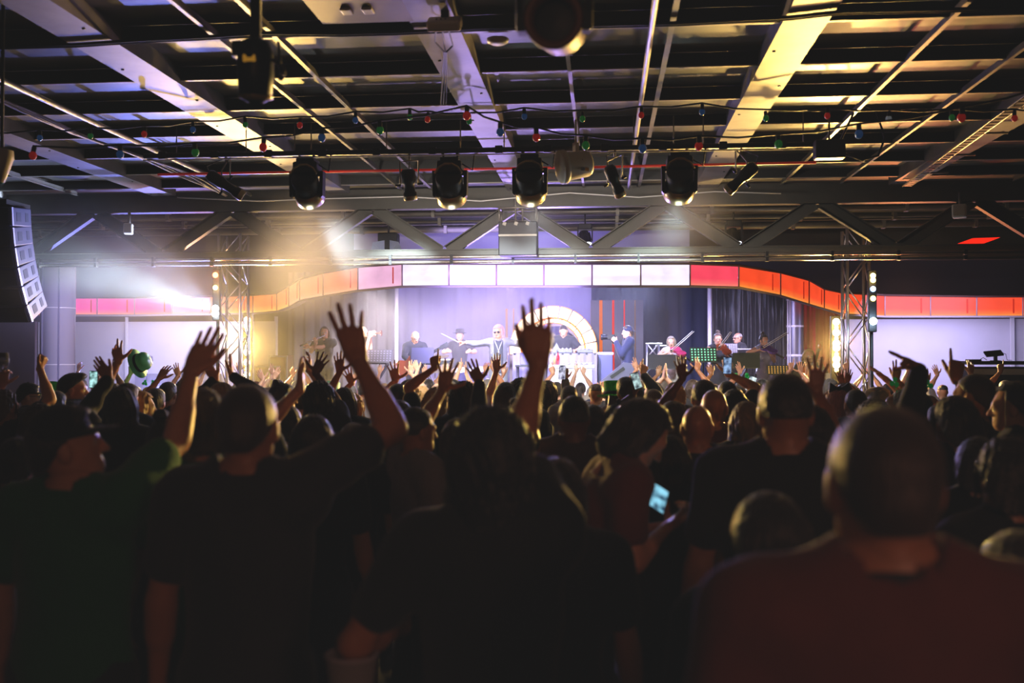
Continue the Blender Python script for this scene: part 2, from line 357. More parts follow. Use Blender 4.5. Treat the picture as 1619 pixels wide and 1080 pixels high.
def person(name_label, loc, s=1.0, yaw=0.0, fem=False, w=1.0, belly=0.0, skin='fair', hair=('short', 'dark'), shirt=('tee', None), trouser=None,
           armL=None, armR=None, head=(0, 0, 0), lean=0.0, vox=.015, cat='person', group=None, sit=False, extra=None, fine=False, name='person'):
    """armL/armR: None (hanging) or dict(w=local wrist, f=finger direction, p=palm normal, hand=kind, e=elbow pole). All in unit-height local space."""
    lower = .42 if sit else 0.0          # a sitting body is built raised and the whole figure is dropped by the caller
    sw = .178*w; arms = []
    for sx, A in ((1, armR), (-1, armL)):
        sh = Vector((sx*sw, -.012, 1.425))
        if A is None: A = dict(w=Vector((sx*(.25*w+.02), .05, .86)), f=Vector((0, .15, -1)), p=Vector((-sx, .1, 0)), hand='relaxed', e=Vector((sx*.4, -1, 0)))
        wr = Vector(A['w'])
        up = max(0, min(1, (wr.z-1.25)/.6)); sh = sh+Vector((-sx*.022*up, .012*up, .055*up))
        el, wr = ik(sh, wr, .292, .258, Vector(A.get('e', (sx*.8, .15, -.5))))
        arms.append((sx, sh, el, wr, A))
    pts = [p for a in arms for p in (a[1], a[2], a[3])]
    lo = Vector((min(-.30*w, *(p.x-.1 for p in pts)), min(-.28, *(p.y-.1 for p in pts)), -.03)); hi = Vector((max(.30*w, *(p.x+.1 for p in pts)), max(.26+belly, *(p.y+.1 for p in pts)), max(1.62, *(p.z+.08 for p in pts))))
    if sit: hi.y = max(hi.y, .62)
    fx = .94 if fem else 1.0
    def arm(sd, a, pad, f0=1.0, f1=1.0):
        sx, sh, el, wr, A = a
        e2 = sh.lerp(el, min(1, f0)); t = min(1, f0)
        sd.cone(sh, e2, .054*fx, (.054+(.041-.054)*t)*fx, .03, pad)
        if f0 >= 1:
            sd.cone(el, el.lerp(wr, f1), .041*fx, (.041+(.0265-.041)*f1)*fx, .015, pad)
            if f1 > .5: sd.cone(el.lerp(wr, .12), el.lerp(wr, .42), .043*fx, .039*fx, .02, pad)
    B = SDF(lo, hi, vox); torso(B, w, 0, fem, belly); B.cone((0, -.022, 1.44), (0, -.012, 1.57), .058, .05, .03)
    (legs_sit if sit else legs_std)(B)
    for a in arms: arm(B, a, 0)
    V, F = B.nets(); V = [V]; Fs = [F]; MI = [np.zeros(len(F), int)]; off = len(V[0])
    hp = Vector((0, -.004, 1.535)); HR = Matrix.Rotation(head[0], 3, 'Z')@Matrix.Rotation(head[1], 3, 'X')@Matrix.Rotation(head[2], 3, 'Y')
    hv, hf, hm = get_head(.0062 if fine else .0085, fem); V.append(hv@np.array(HR).T+np.array(hp)); Fs.append(hf+off); MI.append(hm); off += len(hv)
    for sx, sh, el, wr, A in arms:
        kind = A.get('hand', 'relaxed'); v, f = get_hand(kind, fine)
        z = Vector(A.get('f') if A.get('f') is not None else (wr-el)).normalized(); pn = Vector(A.get('p', (0, 1, 0))); y = (pn-z*pn.dot(z))
        y = y.normalized() if y.length > 1e-4 else z.orthogonal().normalized(); x = y.cross(z)
        if sx > 0: v = v*np.array((-1, 1, 1)); f = f[:, ::-1]      # right hand mirrors the left
        M = np.array(Matrix((x, y, z)).transposed()); q = v*(.93 if fem else 1.03)@M.T+np.array(wr)
        V.append(q); Fs.append(f+off); MI.append(np.zeros(len(f), int)); off += len(v)
    V = np.concatenate(V); F = np.concatenate(Fs); MI = np.concatenate(MI)
    def bend(V):
        if not lean: return V
        V = V.copy(); t = np.clip((V[:, 2]-.95)/.5, 0, 1)*lean; dz = V[:, 2]-.95; m = dz > 0
        y0 = V[:, 1].copy(); V[m, 1] = y0[m]*np.cos(t[m])+dz[m]*np.sin(t[m]); V[m, 2] = .95+dz[m]*np.cos(t[m])-y0[m]*np.sin(t[m]); return V
    me = mesh_np('body', bend(V), F, [SKIN[skin], EYEW, EYEB, LIPS], MI)
    o = link_mesh(name, me); o.location = loc; o.rotation_euler = (0, 0, yaw); o.scale = (s, s, s); tag(o, name_label, cat, group)
    # shirt
    kind, m = shirt; 
    if m is not None:
        S = SDF(lo, hi, vox); pad = .017+vox*.25; torso(S, w, pad, fem, belly)
        if kind == 'long':
            for a in arms: arm(S, a, pad*.9, 1, .9)
        elif kind == 'tee':
            for a in arms: arm(S, a, pad*1.2, .62)
        if kind == 'hood': 
            for a in arms: arm(S, a, pad*1.3, 1, .95)
            S.ell((0, -.085, 1.46), (.12, .05, .055), .04)
        S.wobble(.0035, 26, 24, 19, loc[0]*7)
        hem = .80 if kind != 'dress' else .55
        if kind == 'dress': S.cone((0, 0, 1.0), (0, 0, .5), .15, .25, .05)
        S.clip(lambda X, Y, Z: np.maximum(hem-Z, (np.where(np.hypot(X, Y+.02) < .075, Z-1.475+Y*.25, -.1)))+0*X)
        v, f = S.nets(); link_mesh({'tee': 't_shirt', 'long': 'long_sleeve_top', 'hood': 'hooded_top', 'vest': 'vest_top', 'dress': 'dress'}[kind], mesh_np('shirt', bend(v), f, [m]), o)
    if trouser is not None:
        if ('t', sit) not in SHARED:
            T = SDF((-.32, -.2, .02), (.32, .62 if sit else .25, 1.06), .02); (legs_sit if sit else legs_std)(T, .012, False); T.ell((0, -.012, .92), (.160, .110, .10), .05, .008)
            SHARED[('t', sit)] = T.nets()
            T = SDF((-.3, -.2, -.02), (.3, .62 if sit else .25, .6), .012)
            z0, y0 = (.41, .36) if sit else (0, 0)
            for sx in (-1, 1): T.cone((sx*(.19 if sit else .10), y0-.03, z0+.05), (sx*(.20 if sit else .112), y0+.135, z0+.038), .05, .042, .03)
            T.clip(lambda X, Y, Z: z0+.004-Z+0*X); SHARED[('s', sit)] = T.nets()
        key = ('tm', sit, trouser.name, w > 1.1)
        if key not in SHARED:
            v, f = SHARED[('t', sit)]; SHARED[key] = mesh_np('trousers', v*np.array((w if w > 1.1 else 1, 1, 1)), f, [trouser])
        link_mesh('trousers', SHARED[key], o)
        if ('sm', sit) not in SHARED: SHARED[('sm', sit)] = mesh_np('shoes', *SHARED[('s', sit)], [mat('shoe_leather', (.02, .02, .022), .4)])
        link_mesh('shoes', SHARED[('sm', sit)], o)
    # hair and worn things live in head space
    def head_child(nm, me):
        c = link_mesh(nm, me, o); p = np.array([[0, 0, 1.535]]); p[0, 1] = -.004; b = bend(p)[0]
        c.location = Vector(b); c.rotation_euler = (Matrix.Rotation(-lean, 3, 'X')@HR).to_euler(); return c
    if hair is not None:
        key = ('hair', *hair)
        if key not in SHARED: SHARED[key] = mesh_np('hair', *get_hair(hair[0]), [HAIRM[hair[1]]])
        head_child('hair', SHARED[key])
    for ex in (extra or []): ex(head_child, o)
    return o
# ---- worn things (head space)
def worn(key, name, fn, mats):
    def f(hc, o):
        k = ('worn', key)
        if k not in SHARED:
            b = MB(); fn(b); t = b.build('tmp', mats); SHARED[k] = t.data; bpy.data.objects.remove(t)
        hc(name, SHARED[k])
    return f
def tilt(ax, ay=0): return Matrix.Rotation(ax, 3, 'X')@Matrix.Rotation(ay, 3, 'Y')
FELT = mat('green_felt', hx('#14c040'), .8, noise=.2, bump=.3, sheen=.3); BLACKP = mat('black_plastic', (.012, .012, .013), .35); GOLD = mat('gold_buckle', hx('#d8a62a'), .3, .9)
def _lep(b):
    M = tilt(R(-8)); b.lathe([(.09, .150), (.175, .150), (.178, .158), (.105, .166), (.10, .2), (.112, .29), (.108, .305), (.0001, .308)], 28, M, (0, -.01, 0))
    b.mi = 1; b.lathe([(.1045, .168), (.1065, .168), (.1085, .2), (.1035, .2)], 28, M, (0, -.01, 0)); b.mi = 2; b.box((0, .1, .172), (.05, .012, .045))
HAT_LEP = worn('lep', 'leprechaun_hat', _lep, [FELT, BLACKP, GOLD])
def _cap(b):
    b.lathe([(.088, .115), (.092, .13), (.09, .165), (.072, .2), (.04, .218), (.0001, .222)], 24, None, (0, -.01, 0)); b.sphere((0, -.01, .222), .008)
    vs = []; n = 12
    for i in range(n+1):
        a = math.pi*i/n; vs += [(.086*math.cos(a), .02+.08*math.sin(a)-.01, .122), (.08*math.cos(a), .02+.155*math.sin(a)-.01, .112-.004*math.sin(a))]
    b.add(vs, [(2*i, 2*i+1, 2*i+3, 2*i+2) for i in range(n)]); b.add([(x, y, z+.006) for x, y, z in vs], [(2*i, 2*i+2, 2*i+3, 2*i+1) for i in range(n)])
def cap(key, m, back=False):
    def fn(b):
        _cap(b)
        if back: b.v = [(-x, -.02-y, z-.008) for x, y, z in b.v]
    return worn(key, 'cap', fn, [m])
def flatcap(key, m):
    def fn(b): b.lathe([(.088, .12), (.106, .15), (.10, .185), (.06, .21), (.0001, .214)], 24, tilt(R(-10)), (0, .0, 0)); b.sphere((0, .1, .125), .06, 14, 8, (1.2, .75, .2))
    return worn(key, 'flat_cap', fn, [m])
def _sham(b):
    b.tube([(.088*math.cos(a), -.005, .10+.115*math.sin(a)) for a in [math.pi*i/14 for i in range(15)]], .004)
    for sx in (-1, 1):
        b.tube([(sx*.045, -.005, .2), (sx*.06, -.005, .245)], .0025, 6)
        for k in range(3): a = math.pi/2+sx*.2+k*2.094; b.sphere((sx*.065+.024*math.cos(a), -.005, .272+.024*math.sin(a)), .022, 10, 6, (1, .25, 1))
SHAM = worn('sham', 'shamrock_headband', _sham, [mat('green_glitter_glow', hx('#22c45e'), .4, noise=.3, emit=hx('#22c45e'), es=.06)])  # glitter brightened by a faint painted glow
def _bow(b):
    for sx in (-1, 1): b.prism([(0, .0), (sx*.075, .05), (sx*.085, -.035)], -.012, .012, None, (0, -.075, .215))
    b.sphere((0, -.075, .215), .02)
BOW = worn('bow', 'hair_bow', _bow, [mat('black_ribbon', (.012, .011, .013), .5)])
def _glass(b):
    for sx in (-1, 1):
        b.sphere((sx*.034, .098, .085), .026, 14, 8, (1, .22, .8)); b.tube([(sx*.06, .09, .09), (sx*.082, .0, .088)], .003, 6)
    b.tube([(-.012, .104, .09), (.012, .104, .09)], .003, 6)
SUNG = worn('sung', 'sunglasses', _glass, [mat('dark_lens', (.005, .005, .006), .08, coat=1)])
def _spec(b):
    for sx in (-1, 1):
        b.tube([(sx*.034+.023*math.cos(a), .1, .084+.017*math.sin(a)) for a in [2*math.pi*i/14 for i in range(15)]], .0022, 6); b.tube([(sx*.057, .098, .088), (sx*.082, .0, .088)], .0022, 6)
    b.tube([(-.011, .101, .086), (.011, .101, .086)], .0022, 6)
SPEC = worn('spec', 'glasses', _spec, [BLACKP])
def _beard(b):
    b.sphere((0, .052, .004), .058, 16, 10, (.92, .72, .72)); 
BEARD = worn('beard', 'beard', _beard, [HAIRM['dark']])
def lei(cols):
    def f(hc, o):
        b = MB()
        for i in range(26):
            a = 2*math.pi*i/26; b.mi = i % len(cols); b.sphere((.12*math.cos(a), -.02+.11*math.sin(a), 1.465-.03*math.sin(a)), .02, 8, 5)
        b.build('flower_garland', cols, o)
    return f
def choker(nm, m, z=1.5, r=.07):
    def f(hc, o):
        b = MB(); b.lathe([(r, z), (r+.012, z+.005), (r+.01, z+.03), (r-.004, z+.034)], 20, None, (0, -.02, 0)); b.build(nm, m, o)
    return f
HAZE = .011
# ------------------------------------------------------------------ the hall
def PZ(px, py, z):
    r = FW + RT*((px-809.5)/FPX) + UP*((540-py)/FPX); return C0+r*((z-CAMZ)/r.z)
ZC = 4.12                                   # underside of the ceiling framing
M_floor = mat('dark_floor', hx('#2a2622'), .55, noise=.3, nscale=3)
M_wall = mat('dark_wall_paint', hx('#3a3a40'), .8, noise=.15, nscale=2)
M_deck = mat('ceiling_sheet_metal', hx('#55524c'), .45, .1, noise=.4, nscale=2.2, bump=.25, bscale=9)
M_web = mat('purlin_painted_shade', hx('#20201e'), .6, .2, noise=.3, nscale=6)  # dark tone puts the shade of the unlit near faces into the colour
M_flange = mat('galvanised_edge', hx('#8f8a80'), .5, .35, noise=.25, nscale=12)
M_beam = mat('weathered_steel_plate', hx('#807c80'), .5, .2, noise=.5, nscale=3.5, bump=.12, bscale=14)
M_tbar = mat('dull_steel', hx('#7a756c'), .45, .5, noise=.25, nscale=9)
M_truss = mat('olive_grey_steel', hx('#45433b'), .55, .25, noise=.22, nscale=7, bump=.1)
M_alu = mat('aluminium_tube', hx('#c9c6cc'), .28, .9)
M_black = mat('matt_black_metal', hx('#141414'), .5, .3, noise=.3, nscale=14)
M_rust = mat('brown_black_pipe', hx('#241a16'), .45, .5, noise=.4, nscale=10)
M_white = mat('white_plastic', hx('#d8d2c4'), .45)
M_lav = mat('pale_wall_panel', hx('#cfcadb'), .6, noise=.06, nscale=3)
M_stage = mat('stage_floor', hx('#4a484e'), .5, noise=.2, nscale=5)
def struct(name, mb, m, label=None):
    o = mb.build(name, m); tag(o, label, None, None, 'structure'); return o
def slab(name, lo, hi, m, label=None):
    b = MB(); b.box([(lo[i]+hi[i])/2 for i in range(3)], [hi[i]-lo[i] for i in range(3)]); return struct(name, b, m, label)
XL, XR, YB, YF = -13.5, 13.5, -4.0, 24.2
slab('floor', (XL, YB, -.2), (XR, YF, 0), M_floor, 'dark hall floor under the crowd')
slab('wall_left', (XL-.2, YB, -.2), (XL, YF, ZC+.5), M_wall, 'dark side wall of the hall')
slab('wall_right', (XR, YB, -.2), (XR+.2, YF, ZC+.5), M_wall, 'dark side wall of the hall')
slab('wall_front', (XL, YF, -.2), (XR, YF+.2, ZC+.5), M_wall, 'dark end wall behind the stage')
slab('wall_back', (XL, YB-.2, -.2), (XR, YB, ZC+.5), M_wall, 'dark wall behind the audience')
slab('ceiling', (XL, YB, ZC+.118), (XR, YF, ZC+.4), M_deck, 'sheet metal ceiling deck above the framing')
# cross purlins: dark web and bright lower flange
PURL = [6.86+k for k in range(-3, 17)]
for y in PURL:
    b = MB(); b.box((0, y, ZC+.063), (XR-XL, .012, .106)); b.mi = 1; b.box((0, y+.010, ZC+.006), (XR-XL, .034, .010))
    struct('ceiling_purlin', b, [M_web, M_flange], 'thin dark cross purlin with a bright lower edge')
for x0, x1 in ((-8.75, -8.4), (-6.25, -5.92), (-3.80, -3.46), (-1.29, -.98), (1.19, 1.49), (3.68, 4.0), (6.15, 6.48), (8.65, 8.98)):
    b = MB(); b.box(((x0+x1)/2, (YB+13.3)/2, ZC+.045), (x1-x0, 13.3-YB, .15))
    for k in range(9):
        yy = 5.5+k*.95; b.mi = 1; b.lathe([(.012, 0), (.012, .006), (.0001, .007)], 8, tilt(math.pi), ((x0+x1)/2+(.1 if k % 2 else -.1), yy, ZC-.03))
    struct('ceiling_beam', b, [M_beam, M_black], 'wide weathered steel beam plate running toward the stage')
for x, w in ((-2.30, .035), (-2.72, .03), (-.27, .03), (.46, .04), (2.30, .035), (3.05, .03), (-7.3, .03), (5.2, .03)):
    b = MB(); b.box((x, (YB+13.2)/2, ZC-.018), (w, 13.2-YB, .012)); b.box((x, (YB+13.2)/2, ZC+.01), (.008, 13.2-YB, .05)); struct('ceiling_rail', b, M_tbar, 'narrow steel rail running toward the stage under the ceiling')
# pipes and cable tray slung under the ceiling
def thing(name, mb, m, label, cat, group=None):
    o = mb.build(name, m); return tag(o, label, cat, group)
b = MB(); b.tube([(.32, YB+.1, ZC-.05), (.32, 13.1, ZC-.05)], .022, 10); thing('conduit_pipe', b, M_tbar, 'round steel conduit running to the stage right of the middle lamps', 'pipe')
b = MB(); b.tube([(-4.78, YB+.1, ZC-.06), (-4.78, 13.1, ZC-.06)], .026, 10); thing('conduit_pipe', b, M_tbar, 'pale round conduit along the left of the ceiling', 'pipe')
b = MB()
for k in range(4):
    pts = [(-5.12-.12*math.sin((y-5)*.7)*(y > 9)-.02*k+.03*math.sin(y*1.3+k), y, ZC-.07-.02*math.sin(y*2+k)) for y in np.arange(4.5, 13.1, .25)]
    b.tube(pts, .010+.003*(k % 2), 6)
thing('cable_bundle', b, mat('grey_cable', hx('#8d8790'), .5), 'loose bundle of pale cables slung beside the left conduit', 'cables')
t = empty('cable_tray', (3.6, 9, ZC-.1)); tag(t, 'perforated steel cable tray with side brackets at the right of the ceiling', 'cable tray')
b = MB(); p0, p1 = Vector((3.35, 6.0, ZC-.10)), Vector((3.82, 13.0, ZC-.10)); dv = (p1-p0).normalized(); nrm = dv.cross(Vector((0, 0, 1)))
for k in range(56):
    c = p0.lerp(p1, (k+.5)/56); b.box(c-Vector(t.location), (.075, (p1-p0).length/56*.62, .012), rotz(-math.atan2(dv.x, dv.y)))
for s_ in (-1, 1): b.tube([p0+nrm*.05*s_-Vector(t.location), p1+nrm*.05*s_-Vector(t.location)], .010, 6)
b.build('tray_base', M_tbar, t)
for k in range(6):
    b = MB(); c = p0.lerp(p1, .12+k*.15)-Vector(t.location); b.box(c+Vector((.12, 0, 0)), (.30, .02, .02)); b.build('bracket', M_tbar, t)
b = MB(); b.tube([P(x, y, 10.6) for x, y in ((250, 276), (600, 270), (950, 264), (1290, 257))], .014, 8); thing('sprinkler_pipe', b, mat('red_pipe_glow', hx('#e0301f'), .4, emit=hx('#e0301f'), es=.10), 'thin red pipe running across the ceiling behind the lamps', 'pipe')  # pipe paint also given a faint glow of its own
b = MB(); b.tube([P(x, y, 12.4) for x, y in ((280, 312), (410, 318), (520, 314), (640, 311), (760, 318), (900, 305), (1010, 312), (1130, 303), (1235, 306))], .008, 6); thing('pale_cable', b, mat('pale_cable', hx('#b6b3ae'), .5), 'thin pale cable sagging across in front of the roof truss', 'cable')
for (pts, lab) in (([(0, 73), (120, 70), (210, 64), (330, 58), (420, 52), (540, 53), (640, 50), (760, 44), (900, 40)], 'black cable stretched across under the front ceiling beams, left half'),
                   ([(900, 41), (1080, 36), (1250, 27), (1330, 18), (1480, 15), (1619, 12)], 'black cable stretched across under the front ceiling beams, right half')):
    b = MB(); b.tube([PZ(x, y, ZC-.05) for x, y in pts], .012, 6); b.tube([PZ(x, y+4, ZC-.05) for x, y in pts], .007, 6); thing('ceiling_cable', b, M_black, lab, 'cable')
# plate boxed into the near ceiling, emergency light
b = MB(); q = PZ(560, 2, ZC-.02); b.box((q.x, q.y, q.z), (.62, .75, .02)); b.mi = 1
for dx in (-.08, .06): b.box((q.x+dx, q.y+.12, q.z-.02), (.07, .1, .02), None, .008)
tag(struct('ceiling_panel', b, [mat('brown_plate', hx('#6b5f4a'), .5, .3, noise=.35, nscale=5), M_white], 'brown metal plate under the near ceiling'), None)
q = PZ(703, 38, ZC-.12); t = empty('emergency_light', q); tag(t, 'white rectangular emergency light fixed to the middle beam', 'emergency light')
b = MB(); b.box((0, 0, 0), (.22, .12, .07), tilt(R(35)), .015); b.build('housing', M_white, t); b = MB(); b.box((0, -.035, -.02), (.19, .02, .05), tilt(R(35)), .006); b.build('diffuser', mat('milky_plastic', hx('#e8dcc4'), .3, emit=hx('#e8dcc4'), es=.05), t); b = MB(); b.box((0, .02, .08), (.05, .04, .12)); b.build('bracket', M_black, t)
b = MB()
for k in range(3): b.tube([PZ(690+k*7, 30, ZC-.1), PZ(688+k*14, 66+k*3, ZC-.12), PZ(702+k*2, 82, ZC-.14), PZ(700+k*3, 120+k*12, ZC-.16), PZ(697+k*4, 165, ZC-.2)], .006, 5)
thing('hanging_cable', b, M_black, 'tangled black cables hanging below the white emergency light', 'cable')
q = PZ(787, 62, ZC-.01); b = MB(); b.lathe([(.0001, -.035), (.05, -.035), (.075, -.02), (.08, .0)], 20, None, q); thing('smoke_detector', b, M_white, 'round white detector on the ceiling left of the big near lamp', 'detector')
# ------------------------------------------------------------------ roof truss at the stage front
YT = 13.4
t = empty('roof_truss', (0, YT, 3.2)); tag(t, 'long olive grey steel roof truss spanning the hall before the stage', 'truss')
L0, L1 = XL+.05, XR-.05
zt0, zt1 = P(900, 328, YT).z, ZC+.02; zb0, zb1 = P(900, 406, YT).z, P(900, 394, YT).z
b = MB(); b.box(((L0+L1)/2, 0, (zt0+zt1)/2-3.2), (L1-L0, .16, zt1-zt0)); b.build('top_chord', M_truss, t)
b = MB(); b.box(((L0+L1)/2, 0, (zb0+zb1)/2-3.2), (L1-L0, .16, zb1-zb0)); b.box(((L0+L1)/2, 0, zb1-3.2), (L1-L0, .22, .015)); b.build('bottom_chord', M_truss, t)
xa0 = P(1052, 330, YT).x; step = 1.99
for k in range(-7, 6):
    xa = xa0+k*step
    for s_ in (-1, 1):
        p0 = Vector((xa+s_*.06, 0, zt0-3.2)); p1 = Vector((xa+s_*(step/2-.08), 0, zb1-3.2)); d = p1-p0; M = align(d, (0, 1, 0))
        b = MB(); c = (p0+p1)/2; L = d.length+.06
        b.box(c+M@Vector((0, .03, 0)), (.17, .012, L), M); 
        for sx in (-1, 1): b.box(c+M@Vector((sx*.08, -.02, 0)), (.012, .10, L), M)
        b.build('diagonal', M_truss, t)
for yy, zz, lab in ((404.5, 0, 'upper of the two bright pipes along the truss bottom'), (412.5, 0, 'lower of the two bright pipes along the truss bottom')):
    b = MB(); a = P(900, yy, YT-.2); b.tube([(XL+.1, a.y, a.z), (XR-.1, a.y, a.z)], .024, 10)
    b.mi = 1
    for k in range(30): xx = -12+k*.83; b.box((xx, a.y, a.z), (.035, .062, .062))
    thing('truss_pipe', b, [mat('bright_pipe', hx('#c8beb4'), .25, .85), M_black], lab, 'pipe')
# equipment case hung in the middle of the truss
q = P(820, 379, YT-.45); t = empty('equipment_case', q); tag(t, 'black equipment case with shelf lip hung at the middle of the truss', 'case')
b = MB(); b.box((0, 0, 0), (.50, .30, .44), None, .012); b.build('case_body', M_black, t)
b = MB(); b.box((0, -.16, .04), (.5, .02, .025)); b.build('lip', M_tbar, t)
b = MB()
for sx in (-1, 1):
    for sy in (-1, 1): b.tube([(sx*.24, sy*.14, .22), (sx*.24, sy*.14, .40)], .014, 8)
for sy in (-1, 1): b.tube([(-.24, sy*.14, .40), (.24, sy*.14, .40)], .014, 8)
for sx in (-1, 1): b.tube([(sx*.24, -.14, .40), (sx*.24, .14, .40)], .014, 8)
for sx in (-.04, .05): b.tube([(sx, 0, .2), (sx, 0, .72)], .012, 8)
b.build('hanging_frame', M_tbar, t)
for k in range(3): b = MB(); b.box((-.17+k*.15, -.16, .19), (.05, .02, .05), tilt(0, R(20)), .005); b.build('latch', M_tbar, t)
# small gear seen through the truss
for i, (px, py, lab) in enumerate(((345, 345, 'conduit run glimpsed through the truss, highest'), (620, 352, 'conduit run glimpsed through the truss, middle'), (900, 362, 'conduit run glimpsed through the truss, lowest'))):
    b = MB(); a = P(900, 335+i*13, 15.0+i*.6); b.tube([(XL+.2, a.y, a.z), (XR-.2, a.y, a.z)], (.035, .02, .05)[i], 10)
    for k in range(16): b.box((-11+k*1.4, a.y, a.z+.0), (.05, .12, .12))
    thing('overhead_conduit', b, M_tbar, lab, 'pipe')
# header wall over the stage behind the truss
b = MB(); a0, a1 = P(560, 395, 17.6), P(1090, 395, 17.6); b.box(((a0.x+a1.x)/2, 17.6, 3.83), (a1.x-a0.x, .06, .7)); struct('trim_1', b, mat('header_board', hx('#a9a6c4'), .6), 'pale header board above the stage opening')
b = MB(); b.box((P(300, 380, 18).x, 18, 3.85), (6.5, .06, .6)); b.box((P(1370, 380, 18).x, 18, 3.85), (7.6, .06, .6)); struct('trim_2', b, mat('dark_header', hx('#262422'), .7), 'dark header boards either side of the stage')
# small white boxes and speakers on the truss
def white_box(px, py, d, w, h, lab, rz=0, nm='wall_speaker'):
    t = empty(nm, P(px, py, d), rz); tag(t, lab, 'speaker')
    b = MB(); b.box((0, 0, 0), (w, w*.8, h), None, .02); b.build('cabinet', M_white, t); b = MB(); b.box((w*.0, -w*.41, 0), (w*.8, .012, h*.8), None, .004); b.build('grille', mat('speaker_grille', hx('#a8a294'), .6), t)
    b = MB(); b.box((.0, w*.5, 0), (.06, w*.3, .06)); b.tube([(0, w*.55, 0), (0, w*.55, .25)], .02, 8); b.build('bracket', M_tbar, t)
white_box(203, 362, 12.9, .12, .15, 'small white speaker under the truss above the white column', .3)
white_box(1517, 334, 12.9, .17, .17, 'small white speaker under the truss at the far right', -.4)
# ------------------------------------------------------------------ lattice towers
def tower(px0, px1, ytop, d, lab):
    a, c = P(px0, 500, d), P(px1, 500, d); w = c.x-a.x; h = P(px0, ytop, d).z
    t = empty('lattice_tower', ((a.x+c.x)/2, d, 0)); tag(t, lab, 'truss tower')
    for sx in (-1, 1):
        for sy in (-1, 1): b = MB(); b.tube([(sx*w/2, sy*w/2, 0), (sx*w/2, sy*w/2, h)], .022, 10); b.build('upright', M_alu, t)
    b = MB(); n = int(h/.36)
    for k in range(n):
        z0, z1 = h*k/n, h*(k+1)/n
        for s_ in (-1, 1):
            f = 1 if k % 2 else -1
            b.tube([(-w/2*f, s_*w/2, z0), (w/2*f, s_*w/2, z1)], .009, 6); b.tube([(s_*w/2, -w/2*f, z0), (s_*w/2, w/2*f, z1)], .009, 6)
    b.build('lattice', M_alu, t); b = MB(); b.box((0, 0, .015), (w*1.5, w*1.5, .03)); b.build('base_plate', M_alu, t)
tower(352, 386, 372, 14.0, 'silver lattice tower at the left of the stage by the beam light')
tower(1336, 1370, 364, 14.0, 'silver lattice tower at the right of the stage by the blue light')
# ------------------------------------------------------------------ illuminated fascia
def glow_panel(name, c0, c1, s):
    """translucent lightbox panel with a brighter lower edge painted into its glow"""
    if name in _MC: return _MC[name]
    m = bpy.data.materials.new(name); m.use_nodes = True; nt = m.node_tree; b = nt.nodes['Principled BSDF']; b.inputs['Roughness'].default_value = .3
    uv = nt.nodes.new('ShaderNodeUVMap'); sp = nt.nodes.new('ShaderNodeSeparateXYZ'); nt.links.new(uv.outputs[0], sp.inputs[0])
    cr = nt.nodes.new('ShaderNodeValToRGB'); e = cr.color_ramp.elements; e[0].position = 0; e[0].color = (*c0, 1); e[1].position = .35; e[1].color = (*c1, 1)  # ramp paints the brighter lower edge into the emission
    x = e.new(.13); x.color = tuple(.35*p+.65*q for p, q in zip(c0, c1))+(1,); nt.links.new(sp.outputs[1], cr.inputs[0])
    nz = nt.nodes.new('ShaderNodeTexNoise'); nz.inputs['Scale'].default_value = 3; mp = nt.nodes.new('ShaderNodeMapRange'); mp.inputs[3].default_value = s*.75; mp.inputs[4].default_value = s*1.25
    nt.links.new(nz.outputs[0], mp.inputs[0]); nt.links.new(mp.outputs[0], b.inputs['Emission Strength'])
    nt.links.new(cr.outputs[0], b.inputs['Emission Color']); b.inputs['Base Color'].default_value = (*[c*.12+.02 for c in c1], 1); _MC[name] = m; return m
FST = [(30, 470, 498, 20.4), (105, 470, 498, 20.4), (154, 470, 498, 20.4), (213, 470, 498, 20.4), (272, 469, 497, 20.4), (332, 468, 496.5, 20.4), (400, 466, 495, 20.4), (438, 463, 492, 20.0), (457, 451, 485, 19.4), (474, 441, 475, 18.8), (511, 431, 468, 18.2), (566, 421, 459, 17.5),
       (636, 416, 452.5, 17.0), (710, 416, 452, 16.9), (785, 416, 452, 16.9), (860, 416, 452, 16.9), (936, 416, 452, 16.9), (1013, 416, 452, 16.9), (1091, 416, 452, 17.0), (1168, 419, 454, 17.3), (1234, 430, 467, 18.1), (1279, 442, 481, 18.8), (1303, 456, 488, 19.4), (1331, 462, 496, 19.9), (1399, 466, 500, 20.4), (1471, 467, 500, 20.4), (1544, 468, 500, 20.4), (1617, 468, 500, 20.4), (1690, 468, 500, 20.4)]
PINK = ((1, .42, .12), (1.0, .06, .36)); PKW = ((1, .6, .3), (1.0, .25, .5)); ORG = ((1, .55, .12), (1.0, .18, .05)); ORP = ((1, .5, .3), (1, .2, .1)); RED = ((1, .36, .05), (.95, .07, .018)); WHT = ((1, .92, .98), (.80, .72, .97)); WPK = ((1, .55, .75), (.85, .45, .7)); RDP = ((1, .3, .2), (.95, .06, .12))
FCOL = [PINK, PINK, PINK, PINK, PKW, ORG, ORG, ORG, ORP, ORP, ORP, WPK, WHT, WHT, WHT, WHT, WHT, WHT, RDP, RED, RED, RED, RED, RED, RED, RED, RED, RED]
ft = empty('illuminated_fascia', (0, 20.4, 2.7)); tag(ft, 'curved glowing pink, white and orange fascia over the stage opening', 'light fascia')
FO = Vector(ft.location); fk = 0
